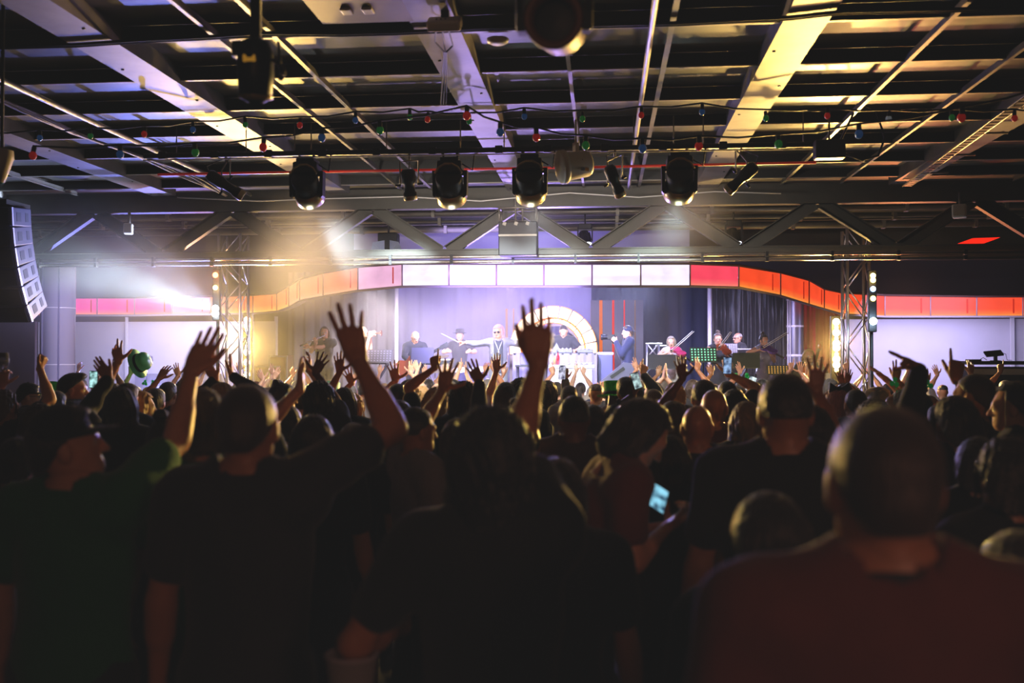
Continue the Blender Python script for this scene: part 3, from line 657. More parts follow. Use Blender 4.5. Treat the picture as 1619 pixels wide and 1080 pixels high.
for i in range(len(FST)-1):
    (xa, ta, ba, da), (xb, tb, bb, db) = FST[i], FST[i+1]
    c0, c1 = FCOL[i]; q = [P(xa, ba, da)-FO, P(xb, bb, db)-FO, P(xb, tb, db)-FO, P(xa, ta, da)-FO]
    me = bpy.data.meshes.new('panel'); me.from_pydata(q, [], [(0, 1, 2, 3)]); uv = me.uv_layers.new(); 
    for k, u in enumerate(((0, 0), (1, 0), (1, 1), (0, 1))): uv.data[k].uv = u
    me.materials.append(glow_panel('glow_%s' % '_'.join('%.2f' % c for c in c1), c0, c1, 1.25 if c1 == WHT[1] else 1.0)); link_mesh('panel', me, ft)
    b = MB(); b.tube([q[0]+Vector((0, -.01, 0)), q[3]+Vector((0, -.01, 0))], .014, 6); b.build('divider', mat('pink_grey_strip', hx('#a9868f'), .5), ft)
    if da > 17.2:
        m0 = q[0].lerp(q[1], .8); m1 = q[3].lerp(q[2], .8); b = MB(); b.box((m0+m1)/2+Vector((0, -.004, 0)), (.03, .004, (m1-m0).length*.7)); b.build('inner_rib', mat('deep_red_rib', hx('#c02a14'), .5, emit=hx('#c02a14'), es=.5), ft)
for nm, off, m in (('bottom_trim', -.02, mat('trim_pale', hx('#b8a8b4'), .5)), ('top_trim', None, mat('trim_dark', hx('#4a2a28'), .5))):
    b = MB(); pts = [(P(x, bt if nm[0] == 'b' else tp, d)-FO) for x, tp, bt, d in FST]; n = len(pts)
    dep = Vector((0, .55, 0)) if nm[0] == 'b' else Vector((0, .3, 0))
    vs = [p for p in pts]+[p+dep+Vector((0, 0, .03)) for p in pts]; b.add(vs, [(i, i+1, n+i+1, n+i) for i in range(n-1)])
    b.tube([p+Vector((0, -.015, -.01)) for p in pts], .022, 6); b.build(nm, m, ft)
# ------------------------------------------------------------------ stage, side walls, drapes
ZS = .72
xs0, xs1 = P(430, 560, 17.2).x, P(1338, 560, 17.2).x
slab('stage', (xs0, 17.0, 0), (xs1+1.0, 23.9, ZS), M_stage, 'raised stage platform behind the crowd')
def wallpanel(name, px0, px1, d, z1, m, lab):
    return slab(name, (P(px0, 560, d).x, d, 0), (P(px1, 560, d).x, d+.08, min(z1, 2.62)), m, lab)
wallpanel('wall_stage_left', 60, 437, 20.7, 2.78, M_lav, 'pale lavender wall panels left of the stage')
wallpanel('wall_stage_right', 1335, 1700, 20.7, 2.76, M_lav, 'pale lavender wall right of the stage')
for i, (px, w) in enumerate(((201, .05), (437, .06), (1375, .05), (1600, .07))):
    a = P(px, 550, 20.66); b = MB(); b.box((a.x, 20.64, 1.36), (w, .05, 2.72)); struct('trim_%d' % (i+3), b, mat('white_trim', hx('#dedae6'), .5), 'pale vertical trim on the side wall')
b = MB(); a0, a1 = P(220, 593, 20.6), P(350, 593, 20.6); b.box(((a0.x+a1.x)/2, 20.5, .75), (a1.x-a0.x, .2, 1.5)); struct('trim_7', b, mat('grey_skirting', hx('#7c7888'), .6), 'grey low ledge along the left side wall')
# white glossy column and its panels at far left
a0, a1 = P(57, 500, 17), P(107, 500, 17); r = (a1.x-a0.x)/2; t = empty('round_column', ((a0.x+a1.x)/2, 17.2, 0)); tag(t, 'glossy white round column at the far left beside the loudspeakers', 'column'); t['kind'] = 'structure'
b = MB(); h = P(80, 417, 17).z; b.lathe([(r, 0), (r, h-.02), (r+.015, h-.02), (r+.015, h), (.001, h)], 40); b.build('shaft', mat('glossy_white_cladding', hx('#b9b4cc'), .15, coat=.5), t)
for z in (P(80, 487, 17).z, P(80, 577, 17).z): b = MB(); b.lathe([(r+.004, z), (r+.004, z+.012)], 40); b.build('joint_ring', mat('joint_white', hx('#f2eef8'), .3), t)
for a in (-1.0, -2.05): b = MB(); b.box((math.cos(a)*(r+.002), math.sin(a)*(r+.002), h/2), (.025, .025, h)); b.build('seam_strip', mat('seam_grey', hx('#8f8ba8'), .4), t)
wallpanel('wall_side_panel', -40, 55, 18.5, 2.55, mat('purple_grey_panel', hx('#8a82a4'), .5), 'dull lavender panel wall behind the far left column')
# stage backdrops: folded drapes
def drape(name, px0, px1, ytop, d, m, lab, folds, amp=.06, swag=False, zb=ZS+.02):
    x0, x1 = P(px0, 520, d).x, P(px1, 520, d).x; z1 = P((px0+px1)/2, ytop, d).z; nx = folds*8; nz = 14; vs = []
    for j in range(nz+1):
        v = j/nz
        for i in range(nx+1):
            u = i/nx; ph = 2*math.pi*folds*u+.5*math.sin(7*u+1)
            y = d+amp*(math.sin(ph)+.35*math.sin(2.3*ph+1))*(1-.25*v)
            if swag: y -= .10*max(0, math.sin(3*math.pi*u))*math.exp(-((v-.72)/.14)**2)+.07*math.sin(9*math.pi*abs(((u*3) % 1)-.5)*2+v*14)*(v > .55)*(v-.5)
            vs.append((x0+(x1-x0)*u, y, zb+(z1-zb)*v))
    b = MB(); b.add(vs, [(j*(nx+1)+i, j*(nx+1)+i+1, (j+1)*(nx+1)+i+1, (j+1)*(nx+1)+i) for j in range(nz) for i in range(nx)], True)
    o = b.build(name, m); tag(o, lab, 'curtain'); return o
drape('stage_curtain', 455, 624, 430, 22.4, mat('grey_drape', hx('#6f6a74'), .8), 'grey drape behind the flute player on the left of the stage', 9)
drape('stage_curtain', 629, 935, 430, 23.2, mat('lavender_drape', hx('#8d86ac'), .8), 'lavender lit backdrop drape behind the singer', 12, .03)
drape('stage_curtain', 930, 1122, 430, 23.2, mat('navy_drape', hx('#0d1136'), .8), 'navy blue backdrop drape behind the cameraman', 8, .03)
drape('stage_curtain', 1124, 1244, 440, 22.0, mat('black_satin', hx('#18151d'), .4, sheen=.4), 'black satin drape with swags behind the violinists', 9, .06, True)
drape('stage_curtain', 1266, 1290, 470, 21.4, mat('red_drape', hx('#c0102c'), .7), 'narrow red drape beside the silver column', 3, .04)
drape('stage_curtain', 1290, 1336, 475, 21.5, mat('orange_drape', hx('#b4571c'), .7), 'orange brown drape behind the yellow light column', 5, .04)
for px, lab in ((627, 'white drape pole behind the bald guitarist'), (1122, 'white drape pole between the navy and black drapes')):
    a = P(px, 520, 21.6); b = MB(); b.tube([(a.x, 21.6, ZS), (a.x, 21.6, P(px, 440, 21.6).z)], .045, 12); b.box((a.x, 21.6, ZS+.01), (.3, .3, .02)); thing('drape_pole', b, mat('pole_white', hx('#e4e0ec'), .4), lab, 'pole')
t = empty('silver_column', (P(1257, 520, 21).x, 21.0, ZS)); tag(t, 'silver clad column with hoop joints between black and red drapes', 'column'); t['kind'] = 'structure'
b = MB(); b.lathe([(.17, 0), (.17, 2.6)], 30); b.build('shaft', mat('silver_clad', hx('#84849a'), .3, .6), t)
for z in (1.15, 1.75, 2.3): b = MB(); b.lathe([(.175, z), (.178, z+.02), (.175, z+.04)], 30); b.build('hoop', mat('joint_white', hx('#f2eef8'), .3), t)
for a in (-2.6, -2.3): b = MB(); b.tube([(.19*math.cos(a), .19*math.sin(a), 0), (.19*math.cos(a), .19*math.sin(a), 2.6)], .012, 8); b.build('edge_strip', mat('joint_white', hx('#f2eef8'), .3), t)
# white backing screen by the left light column
b = MB(); a0, a1 = P(402, 550, 19.6), P(436, 550, 19.6); b.box(((a0.x+a1.x)/2, 19.6, 1.65), (a1.x-a0.x, .05, 1.86)); thing('white_screen', b, mat('screen_white', hx('#e8e2dc'), .6), 'white screen standing behind the left yellow light column', 'screen')
# ------------------------------------------------------------------ lights
def lamp(kind, name, loc, col, en, **kw):
    l = bpy.data.lights.new(name, kind); l.color = col; l.energy = en
    for k, v in kw.items():
        if k not in ('aim',): setattr(l, k, v)
    o = bpy.data.objects.new(name, l); COL.objects.link(o); o.location = loc
    if 'aim' in kw: o.rotation_euler = (Vector(kw['aim'])-Vector(loc)).to_track_quat('-Z', 'Y').to_euler()
    return o
LAV = (.64, .57, 1.0); YEL = (1, .62, .16); CYA = (.72, .9, 1.0)
# stage wash from the bar above the stage opening, and back light shining over the crowd
for px, col, en in ((560, (1, .86, .9), 190), (720, LAV, 200), (880, LAV, 190), (1040, (.45, .48, 1), 70), (1200, (.7, .6, 1), 60)):
    a = P(px, 440, 17.6); lamp('SPOT', 'stage_wash', (a.x, 18.6 if px in (560, 1200) else 17.5, 3.25), col, en*7.5, spot_size=R(100), spot_blend=.8, shadow_soft_size=.15, aim=(a.x, 20.5, ZS+.6))
for px, col, en in ((600, LAV, 60), (800, (.8, .6, 1), 60), (1000, (.5, .55, 1), 70)):
    a = P(px, 440, 22); lamp('SPOT', 'back_light', (a.x, 22.6, 3.6), col, en*14, spot_size=R(110), spot_blend=.8, shadow_soft_size=.2, aim=(a.x*.6, 8, 1.2))
# uplight to ceiling from the stage lip, coloured
for px, col, en in ((760, (.5, .36, 1), 110), (520, (1, .66, .22), 35), (1150, (1, .62, .18), 45), (250, (.22, .26, 1), 210), (1420, (1, .2, .12), 40)):
    a = P(px, 560, 16.8); lamp('SPOT', 'floor_uplight', (a.x, 16.7, 1.25), col, en*5.5, spot_size=R(70), spot_blend=.6, shadow_soft_size=.08, aim=(a.x*.55-.1, 8.2, ZC))
# side wall washes
lamp('AREA', 'wall_wash', (P(260, 520, 19.4).x, 19.4, 2.3), (.70, .70, 1), 62, size=2.2, aim=(P(260, 520, 20.6).x, 20.7, 1.6))
lamp('AREA', 'wall_wash', (P(1480, 520, 19.4).x, 19.4, 2.3), (.64, .60, 1), 80, size=2.6, aim=(P(1480, 520, 20.6).x, 20.7, 1.6))
lamp('SPOT', 'column_wash', (P(130, 450, 13).x, 14.5, 3.0), (.62, .6, 1), 480, spot_size=R(60), spot_blend=.7, shadow_soft_size=.1, aim=(P(80, 520, 17).x, 17, 1.6))
lamp('SPOT', 'added_array_fill', (-4.6, 13.4, 2.4), (.25, .28, 1), 420, spot_size=R(60), spot_blend=.8, shadow_soft_size=.1, aim=(-7.3, 11.4, 3.1))  # unseen blue lamp added to tint the loudspeaker array
# header / truss colour
lamp('AREA', 'header_wash', (P(800, 420, 16.2).x, 16.4, 3.35), (.45, .36, 1), 90, size=2.4, aim=(P(800, 380, 17.6).x, 17.6, 3.95))
lamp('SPOT', 'truss_glow', (P(350, 420, 15).x, 15.0, 2.6), (1, .3, .45), 160, spot_size=R(80), spot_blend=.8, shadow_soft_size=.1, aim=(P(200, 340, 13.5).x, 13, 4.2))
lamp('SPOT', 'truss_glow', (P(1430, 420, 15).x, 15.2, 2.5), (1, .35, .1), 160, spot_size=R(90), spot_blend=.8, shadow_soft_size=.1, aim=(P(1480, 340, 13.5).x, 13, 4.2))
# unseen rear lamps added to warm the audience and near ceiling
lamp('SPOT', 'added_rear_fill', (2.6, -2.6, 2.5), (1, .42, .28), 75, spot_size=R(38), spot_blend=.9, shadow_soft_size=.5, aim=(.75, 1.8, 1.5))
lamp('SPOT', 'added_rear_fill', (-.6, -3.0, 2.2), (1, .62, .42), 40, spot_size=R(40), spot_blend=.9, shadow_soft_size=.4, aim=(.2, 4.5, 4.2))
for px, en in ((391, 4000), (1322, 5200)):
    a = P(px, 540, 16.0); lamp('SPOT', 'column_beam', a, YEL, en, spot_size=R(80), spot_blend=.8, shadow_soft_size=.12, aim=(a.x*.5, 5.0, .2))
for px, col, en, ax in ((369, (1, .62, .18), 250, -2.6), (1353, (1, .58, .15), 270, 1.8)):
    a = P(px, 520, 13.7); lamp('SPOT', 'added_deck_fill', (a.x, 13.6, 2.3), col, en, spot_size=R(52), spot_blend=.8, shadow_soft_size=.08, aim=(ax, 8.6, ZC))  # unseen lamps added at the towers to light the ceiling deck
a = P(860, 430, 16.6); lamp('SPOT', 'added_purple_fill', (a.x, 16.6, 2.4), (.42, .28, 1), 950, spot_size=R(46), spot_blend=.7, shadow_soft_size=.1, aim=(-.8, 9.0, ZC))  # unseen purple lamp added to tint the middle of the ceiling
lamp('SPOT', 'added_rear_fill', (.3, -3.2, 2.9), (1, .30, .12), 24, spot_size=R(60), spot_blend=.9, shadow_soft_size=.3, aim=(-.5, 3.6, 2.2))  # further unseen rear lamp, added to redden raised arms
# ---- the light columns: housings, lamps, point light
def led_column(px, y0, y1, d, ys, lab, cols, en, w=.16):
    a, c = P(px, y0, d), P(px, y1, d); t = empty('light_column', (a.x, d, c.z)); tag(t, lab, 'stage light')
    H = a.z-c.z; b = MB(); b.box((0, .05, H/2), (w, .08, H+.12), None, .015); b.build('housing', M_black, t)
    for i, yy in enumerate(ys):
        z = P(px, yy, d).z-c.z; col, s, r = cols[i % len(cols)]
        b = MB(); b.sphere((0, -.01, z), r, 14, 8, (1, .6, 1)); b.build('lens', mat_emit('lens_%d_%s' % (int(s), '%.2f%.2f' % col[1:]), col, s), t)
    for z, e, col in en: lamp('POINT', 'column_glow', (a.x, d-.14, P(px, z, d).z), col, e, shadow_soft_size=.05)
    if c.z > 1.2:
        b = MB(); b.tube([(0, .08, -.05), (0, .08, -c.z+(ZS if d > 17 else 0))], .022, 8); b.build('stand_pole', M_black, t)
    return t
Yb = ((1, .85, .5), 26, .055); Ys = ((1, .7, .25), 18, .032)
led_column(391, 500, 604, 16.2, (506, 515, 524, 540, 548, 557, 573, 583, 592, 600), 'tall column of bright yellow lamps left of the stage', [Yb, Yb, Ys, Ys, Ys, Yb, Yb, Ys, Yb, Ys], [(515, 40, YEL), (575, 40, YEL)])
led_column(1322, 505, 600, 16.2, (509, 518, 526, 535, 543, 550, 560, 568, 577, 585), 'tall column of bright yellow lamps right of the stage', [Yb, Ys, Yb, Ys, Yb, Yb, Ys, Yb, Yb, Ys], [(515, 25, YEL), (565, 25, YEL)])
Bw = ((.55, .8, 1), 30, .05); Yo = ((1, .75, .2), 14, .035); Rd = ((1, .18, .06), 12, .04)
led_column(1380, 434, 518, 13.55, (436, 443, 457, 472, 508), 'slim bar of yellow and blue lamps on the right tower', [Yo, Yo, ((.3, .5, 1), 16, .035), Yo, Bw], [(508, 12, (.5, .7, 1)), (440, 5, YEL)], .11)
led_column(341, 432, 500, 13.55, (435, 455, 488, 496), 'slim bar of red, amber and white lamps on the left tower', [Rd, Yo, Bw, ((.8, .93, 1), 60, .05)], [(435, 6, (1, .2, .08)), (455, 8, (1, .6, .2)), (494, 22, CYA)], .11)
# the white beam thrown left from the left tower
a = P(338, 491, 13.38); lamp('SPOT', 'beam_light', a, CYA, 6500, spot_size=R(30), spot_blend=1, shadow_soft_size=.03, aim=P(120, 418, 13.05))
lamp('SPOT', 'beam_light', a+Vector((0, 0, .05)), (.5, .62, 1), 900, spot_size=R(80), spot_blend=1, shadow_soft_size=.03, aim=P(180, 420, 12.8))
a = P(1380, 508, 13.38); lamp('SPOT', 'beam_light', a, (.45, .6, 1), 60, spot_size=R(50), spot_blend=1, shadow_soft_size=.03, aim=P(1480, 540, 12.5))
# ------------------------------------------------------------------ haze
def haze(name, lo, hi, dens, lab, aniso=.35, ell=False, noise=0):
    b = MB(); c = [(lo[i]+hi[i])/2 for i in range(3)]; sz = [hi[i]-lo[i] for i in range(3)]
    if ell: b.sphere((0, 0, 0), .5, 20, 12, sz)
    else: b.box((0, 0, 0), sz)
    m = bpy.data.materials.new(name); m.use_nodes = True; nt = m.node_tree; nt.nodes.clear(); out = nt.nodes.new('ShaderNodeOutputMaterial')
    v = nt.nodes.new('ShaderNodeVolumeScatter'); v.inputs['Density'].default_value = dens; v.inputs['Anisotropy'].default_value = aniso; nt.links.new(v.outputs[0], out.inputs['Volume'])
    if ell:
        tc = nt.nodes.new('ShaderNodeTexCoord'); mp = nt.nodes.new('ShaderNodeMapping'); mp.vector_type = 'POINT'; mp.inputs['Scale'].default_value = [2/s for s in sz]; nt.links.new(tc.outputs['Object'], mp.inputs[0])
        ln = nt.nodes.new('ShaderNodeVectorMath'); ln.operation = 'LENGTH'; nt.links.new(mp.outputs[0], ln.inputs[0])
        mr = nt.nodes.new('ShaderNodeMapRange'); mr.interpolation_type = 'SMOOTHSTEP'; mr.inputs[1].default_value = 1; mr.inputs[2].default_value = .1; mr.inputs[3].default_value = 0; mr.inputs[4].default_value = dens; nt.links.new(ln.outputs['Value'], mr.inputs[0])
        nz = nt.nodes.new('ShaderNodeTexNoise'); nz.inputs['Scale'].default_value = 1.1; nz.inputs['Detail'].default_value = 3; nt.links.new(tc.outputs['Object'], nz.inputs['Vector'])
        m2 = nt.nodes.new('ShaderNodeMapRange'); m2.inputs[1].default_value = .35; m2.inputs[2].default_value = .65; m2.inputs[3].default_value = .25; m2.inputs[4].default_value = 1.3; nt.links.new(nz.outputs[0], m2.inputs[0])
        mu = nt.nodes.new('ShaderNodeMath'); mu.operation = 'MULTIPLY'; nt.links.new(mr.outputs[0], mu.inputs[0]); nt.links.new(m2.outputs[0], mu.inputs[1]); nt.links.new(mu.outputs[0], v.inputs['Density'])
    o = b.build(name, m); o.location = c; tag(o, lab, 'haze', None, 'stuff'); return o
haze('stage_haze', (XL+.1, 12.2, .05), (1.0, YF-.1, ZC-.02), HAZE, 'thin stage haze filling the air toward the stage')
haze('stage_haze', (1.02, 14.5, .05), (XR-.1, YF-.1, ZC-.02), HAZE*.3, 'very faint haze in the air at the right of the stage')
c = P(250, 400, 12.6); haze('smoke_cloud', (c.x-4.2, 10.2, 1.6), (c.x+3.0, 14.4, ZC-.03), .055, 'thick lit smoke drifting over the left side before the truss', .3, True)
c = P(225, 452, 13.15); haze('smoke_cloud', (c.x-2.6, 12.2, 2.0), (c.x+1.5, 14.2, 3.9), .085, 'bright smoke streaming left out of the white beam of the left tower', .3, True)
c = P(486, 360, 11.2); haze('smoke_cloud', (c.x-.85, 9.9, 2.1), (c.x+.85, 12.8, ZC-.22), .42, 'puff of pale smoke in the beam under the leftmost round lamp', .3, True)
c = P(840, 350, 10.8); haze('smoke_cloud', (c.x-.8, 9.8, 2.7), (c.x+.8, 12.0, ZC-.1), .035, 'thin smoke in the beam beside the equipment case', .3, True)
c = P(1085, 350, 10.8); haze('smoke_cloud', (c.x-.7, 9.8, 2.7), (c.x+.7, 12.0, ZC-.1), .10, 'thin smoke in the beam under the rightmost round lamp', .3, True)
c = P(590, 520, 20.5); haze('smoke_cloud', (c.x-4.0, 18.2, ZS), (c.x+4.4, 23.0, 4.0), .22, 'lavender stage smoke behind the singer and guitarist', .3, True)
w = bpy.data.worlds.new('world'); SC.world = w; w.use_nodes = True; w.node_tree.nodes['Background'].inputs[0].default_value = (.9, .75, .7, 1); w.node_tree.nodes['Background'].inputs[1].default_value = .012
SC.view_settings.view_transform = 'Standard'; SC.view_settings.exposure = 0
cm = SC.view_settings.curve_mapping; SC.view_settings.use_curve_mapping = True
cv = cm.curves[3]; cv.points[0].location = (0, .0085); cv.points[1].location = (1, 1); cm.update()
# ------------------------------------------------------------------ lamps hung in front of the stage
DP = 9.5
t = empty('lighting_pipe', P(760, 240, DP)); tag(t, 'long brown black lighting pipe hung across under the ceiling carrying the row of lamps', 'lighting bar'); TO = Vector(t.location)
def pipe_at(px): return P(px, 246.5-(px-250)*.0175, DP)
b = MB(); b.tube([pipe_at(228)-TO, pipe_at(1290)-TO], .026, 12); b.build('pipe', M_rust, t)
b = MB(); b.tube([pipe_at(228)-TO+Vector((0, -.02, -.045)), pipe_at(1285)-TO+Vector((0, -.02, -.045))], .006, 6); b.build('power_cable', mat('pale_cable', hx('#b6b3ae'), .5), t)
for px in (258, 340, 425, 511, 596, 684, 789, 866, 956, 1048, 1143, 1236): b = MB(); b.box(pipe_at(px)-TO, (.075, .075, .075), None, .008); b.build('socket_box', M_black, t)
for px in (279, 389, 466, 492, 611, 728, 797, 915, 1002, 1065, 1112, 1270):
    a = pipe_at(px)-TO; b = MB(); b.tube([a, (a.x, a.y, ZC-TO.z+.02)], .006, 6); b.build('hanger_rod', M_tbar, t)
M_lens = mat('lamp_back_dark', hx('#1d1611'), .5, .2); M_goldrim = mat('lamp_rim', hx('#a8946a'), .35, .6)
def fresnel(px, pc, lab, beam, col, yaw=0):
    a = pipe_at(px); c = P(px, pc, DP+.02); t = empty('stage_lamp', c, yaw); tag(t, lab, 'stage light', 'round moving lamps on the lighting pipe'); h = a.z-c.z
    b = MB(); b.box((0, 0, .19), (.24, .22, .12), None, .02); b.box((0, 0, .265), (.18, .18, .04), None, .01); b.build('base', M_black, t)
    for sx in (-.07, .07): b = MB(); b.tube([(sx, 0, .27), (sx, 0, h)], .012, 8); b.box((sx, 0, h-.0), (.03, .06, .07), None, .006); b.build('hook_clamp', M_black, t)
    b = MB(); b.box((0, -.0, .135), (.33, .11, .05), None, .015)
    for sx in (-1, 1): b.prism([(sx*.17, .16), (sx*.135, .16), (sx*.135, -.06), (sx*.148, -.10), (sx*.165, -.08)], -.05, .05)
    b.build('yoke', M_black, t)
    ax = Vector((0, .80, -.60)); M = align(ax, (1, 0, 0)); b = MB()
    b.lathe([(.001, -.15), (.118, -.15), (.128, -.135), (.128, .02)], 32, M); b.mi = 1; b.lathe([(.128, .02), (.142, .03), (.145, .15), (.135, .155)], 32, M); b.mi = 2; b.lathe([(.135, .153), (.08, .145), (.001, .14)], 32, M)
    hd = b.build('head', [M_lens, M_goldrim, mat_emit('lamp_lens_%s' % lab[:9], col, .8)], t)
    b = MB(); b.tube([(.137*math.cos(a_), -.135, .075+.137*math.sin(a_)) for a_ in [math.pi*(.10+.8*i/5) for i in range(6)]], .011, 4); b.build('guard_frame', M_goldrim, t)
    b = MB(); b.tube([(.1, 0, .24), (.22, -.03, .16), (.24, -.03, .32), (.3, 0, h-.02)], .008, 6); b.build('cable', M_black, t)
    if beam: lamp('SPOT', 'lamp_beam', c+ax*.2, col, beam, spot_size=R(24), spot_blend=.7, shadow_soft_size=.06, aim=(c.x*.9, 19.0, ZS+1.0))
    lamp('SPOT', 'lamp_flood', c+ax*.22, (1, .88, .8), 210, spot_size=R(120), spot_blend=.8, shadow_soft_size=.08, aim=(c.x, 14.0, 1.2))
    lamp('POINT', 'lamp_spill', c+Vector((0, .10, -.30)), col, 2.2, shadow_soft_size=.06)
    return t
fresnel(486, 298, 'round stage lamp hung on the pipe over the left yellow lamps, leftmost of four', 4800, (.80, .93, 1))
fresnel(712, 297, 'round stage lamp on the pipe at the middle beam, second of four from the left', 1500, (.85, .93, 1))
fresnel(838, 293, 'round stage lamp on the pipe just left of the white loudspeaker', 1500, (.85, .95, 1))
fresnel(1074, 290, 'round stage lamp on the pipe, rightmost of the four round ones', 1900, (.75, .95, .95))
def profile_lamp(px, pc, ax, L, lab, r=.052, near=0):
    a = pipe_at(px); c = P(px, pc, DP+near); t = empty('profile_spotlight', c); tag(t, lab, 'stage light', 'small tubular spotlights on the lighting pipe')
    ax = Vector(ax).normalized(); M = align(ax, (0, 1, 0) if abs(ax.y) < .9 else (0, 0, 1)); b = MB()
    b.lathe([(.001, -L*.5), (r*.8, -L*.5), (r*1.15, -L*.42), (r*1.15, -L*.1), (r*.85, -L*.02), (r*.85, L*.22), (r*1.05, L*.26), (r*1.05, L*.47)], 20, M)
    for k in range(5): b.lathe([(r*1.22, -L*.4+k*L*.06), (r*1.22, -L*.385+k*L*.06)], 20, M)
    b.build('lamp_body', mat('dark_olive_lamp', hx('#2a261c'), .4, .5, noise=.4, nscale=20), t)
    b = MB(); b.lathe([(r*1.06, L*.36), (r*1.1, L*.47), (r*.98, L*.5), (.001, L*.44)], 20, M); b.build('lens_ring', M_goldrim, t)
    b = MB(); s = M@Vector((1, 0, 0)); 
    top = Vector((0, 0, a.z-c.z)); b.tube([s*r*1.4, s*r*1.5+top*.7, top*.72, -s*r*1.5+top*.7, -s*r*1.4], .008, 6); b.tube([top*.72, top], .011, 8); b.build('yoke', M_tbar, t)
    b = MB(); b.tube([M@Vector((0, r, -L*.45)), M@Vector((0, r+.05, -L*.55))+top*.2, top*.9], .006, 6); b.build('cable', M_black, t)
    for sx in (-1, 1): b = MB(); b.tube([s*sx*r*1.3, s*sx*r*2.2], .012, 8); b.build('side_knob', M_black, t)
    return t
profile_lamp(357, 293, (.62, .3, -.42), .40, 'small tubular spotlight tilted down right at the left end of the pipe')
profile_lamp(647, 292, (.05, .25, -.9), .30, 'small tubular spotlight hanging straight down between two round lamps', .062)
profile_lamp(972, 287, (.32, .35, -.75), .32, 'small tubular spotlight right of the white loudspeaker')
profile_lamp(1172, 282, (-.55, .3, -.5), .36, 'small tubular spotlight tilted down left at the right of the pipe')
# white loudspeaker with stickers
c = P(906, 262, DP-.1); t = empty('white_loudspeaker', c, R(30)); tag(t, 'white drum shaped loudspeaker with coloured stickers hung from the pipe', 'loudspeaker')
M = align((-1, .15, -.18)); b = MB(); b.lathe([(.001, -.17), (.105, -.17), (.122, -.14), (.135, .05), (.138, .07)], 28, M); b.build('cabinet', M_white, t)
b = MB(); b.lathe([(.138, .075), (.160, .08), (.160, .125), (.145, .135), (.001, .13)], 28, M); b.build('front_rim', M_white, t)
b = MB(); b.box((.03, 0, .16), (.04, .06, .12)); b.tube([(.03, 0, .16), (.03, 0, .45)], .012, 8); b.box((.03, -.05, .1), (.05, .02, .05), None, .006); b.build('bracket', M_white, t)
for k, (dx, dz, col) in enumerate(((.075, .02, '#58a05a'), (.035, -.05, '#8f9296'), (.08, -.05, '#d9a02a'), (.035, .03, '#3a3a3c'))): b = MB(); y = -.128; b.box((dx, y, dz), (.036, .006, .032) if k < 3 else (.018, .006, .02), Matrix.Rotation(.0, 3, 'Z')); b.build('sticker', mat('sticker_%d' % k, hx(col), .6), t)
# dark box on the pipe's right end with a loop of cable
c = P(1311, 237, DP-.1); t = empty('dimmer_box', c); tag(t, 'black box with hanging cable loop at the right end of the lighting pipe', 'dimmer box'); b = MB(); b.box((0, 0, 0), (.27, .14, .17), None, .01); b.build('box_body', M_black, t)
b = MB(); b.tube([(.1, 0, .08), (.26, 0, .42), (.42, 0, .36), (.50, 0, .1), (.44, 0, -.06), (.3, 0, -.1), (.13, 0, -.04)], .011, 8); b.build('cable_loop', M_black, t); b = MB(); b.tube([(0, 0, .08), (0, 0, ZC-c.z)], .01, 6); b.build('hanger_rod', M_tbar, t)
# small lamp and white lamp at the far left edge, big near lamps
c = P(3, 260, 6.0); t = empty('white_spotlight', c); tag(t, 'white tapered spotlight body cut by the left edge under the ceiling', 'stage light'); b = MB(); b.lathe([(.001, -.11), (.035, -.11), (.05, -.03), (.062, .05), (.05, .10), (.001, .105)], 24, tilt(0, R(12))); b.build('lamp_body', M_white, t); b = MB(); b.lathe([(.036, -.112), (.03, -.118), (.001, -.117)], 20, tilt(0, R(12))); b.build('lens', mat('green_lens', hx('#2f8f5a'), .2), t); b = MB(); b.tube([(0, 0, .1), (0, 0, ZC-c.z)], .012, 6); b.build('hanger_rod', M_black, t)
c = P(875, 30, 3.25); t = empty('hanging_par_can', c); tag(t, 'big round brown black par lamp near the camera at the top of the photo', 'stage light')
M = align((-.08, -1, -.16), (0, 0, 1)); b = MB(); b.lathe([(.066, -.02), (.07, .0), (.09, .02), (.098, .01), (.098, -.03), (.088, -.05), (.088, -.22), (.05, -.28), (.001, -.285)], 36, M); b.build('can_body', mat('brown_black_can', hx('#6a3a20'), .5, .1, noise=.3, nscale=12), t)
b = MB(); b.lathe([(.068, -.06), (.04, -.055), (.001, -.05)], 30, M); b.build('lens', M_lens, t)
b = MB(); b.tube([(-.115, .05, -.02), (-.115, .05, .22), (0, .05, .3), (.115, .05, .22), (.115, .05, -.02)], .014, 6); b.tube([(0, .05, .3), (0, .05, ZC-c.z+.1)], .018, 8)
for sx in (-1, 1): b.box((sx*.106, .05, .0), (.03, .05, .06))
b.build('yoke', M_black, t)
c = P(404, 108, 3.7); t = empty('profile_spotlight', c); tag(t, 'dark spotlight hanging from a pole near the camera at the upper left', 'stage light')
b = MB(); b.lathe([(.03, -.13), (.062, -.11), (.07, -.02), (.068, .06), (.05, .10), (.02, .115), (.001, .116)], 26, tilt(R(12), R(4))); b.box((-.06, 0, .07), (.05, .08, .06), None, .01); b.build('lamp_body', mat('near_black_lamp', hx('#120f0a'), .4, .4), t)
b = MB(); b.lathe([(.055, -.118), (.066, -.112), (.066, -.10)], 26, tilt(R(12), R(4))); b.build('lens_ring', M_goldrim, t); b = MB(); b.box((.0, -.068, .02), (.05, .012, .03), None, .005); b.build('vent_window', mat('amber_vent', hx('#c08a2a'), .4, emit=hx('#c08a2a'), es=.4), t)
b = MB(); b.tube([(0, 0, .1), (0, 0, ZC-c.z)], .022, 10); b.tube([(.07, 0, .03), (.11, 0, -.0), (.115, 0, -.03)], .007, 6); b.build('pole', M_rust, t)
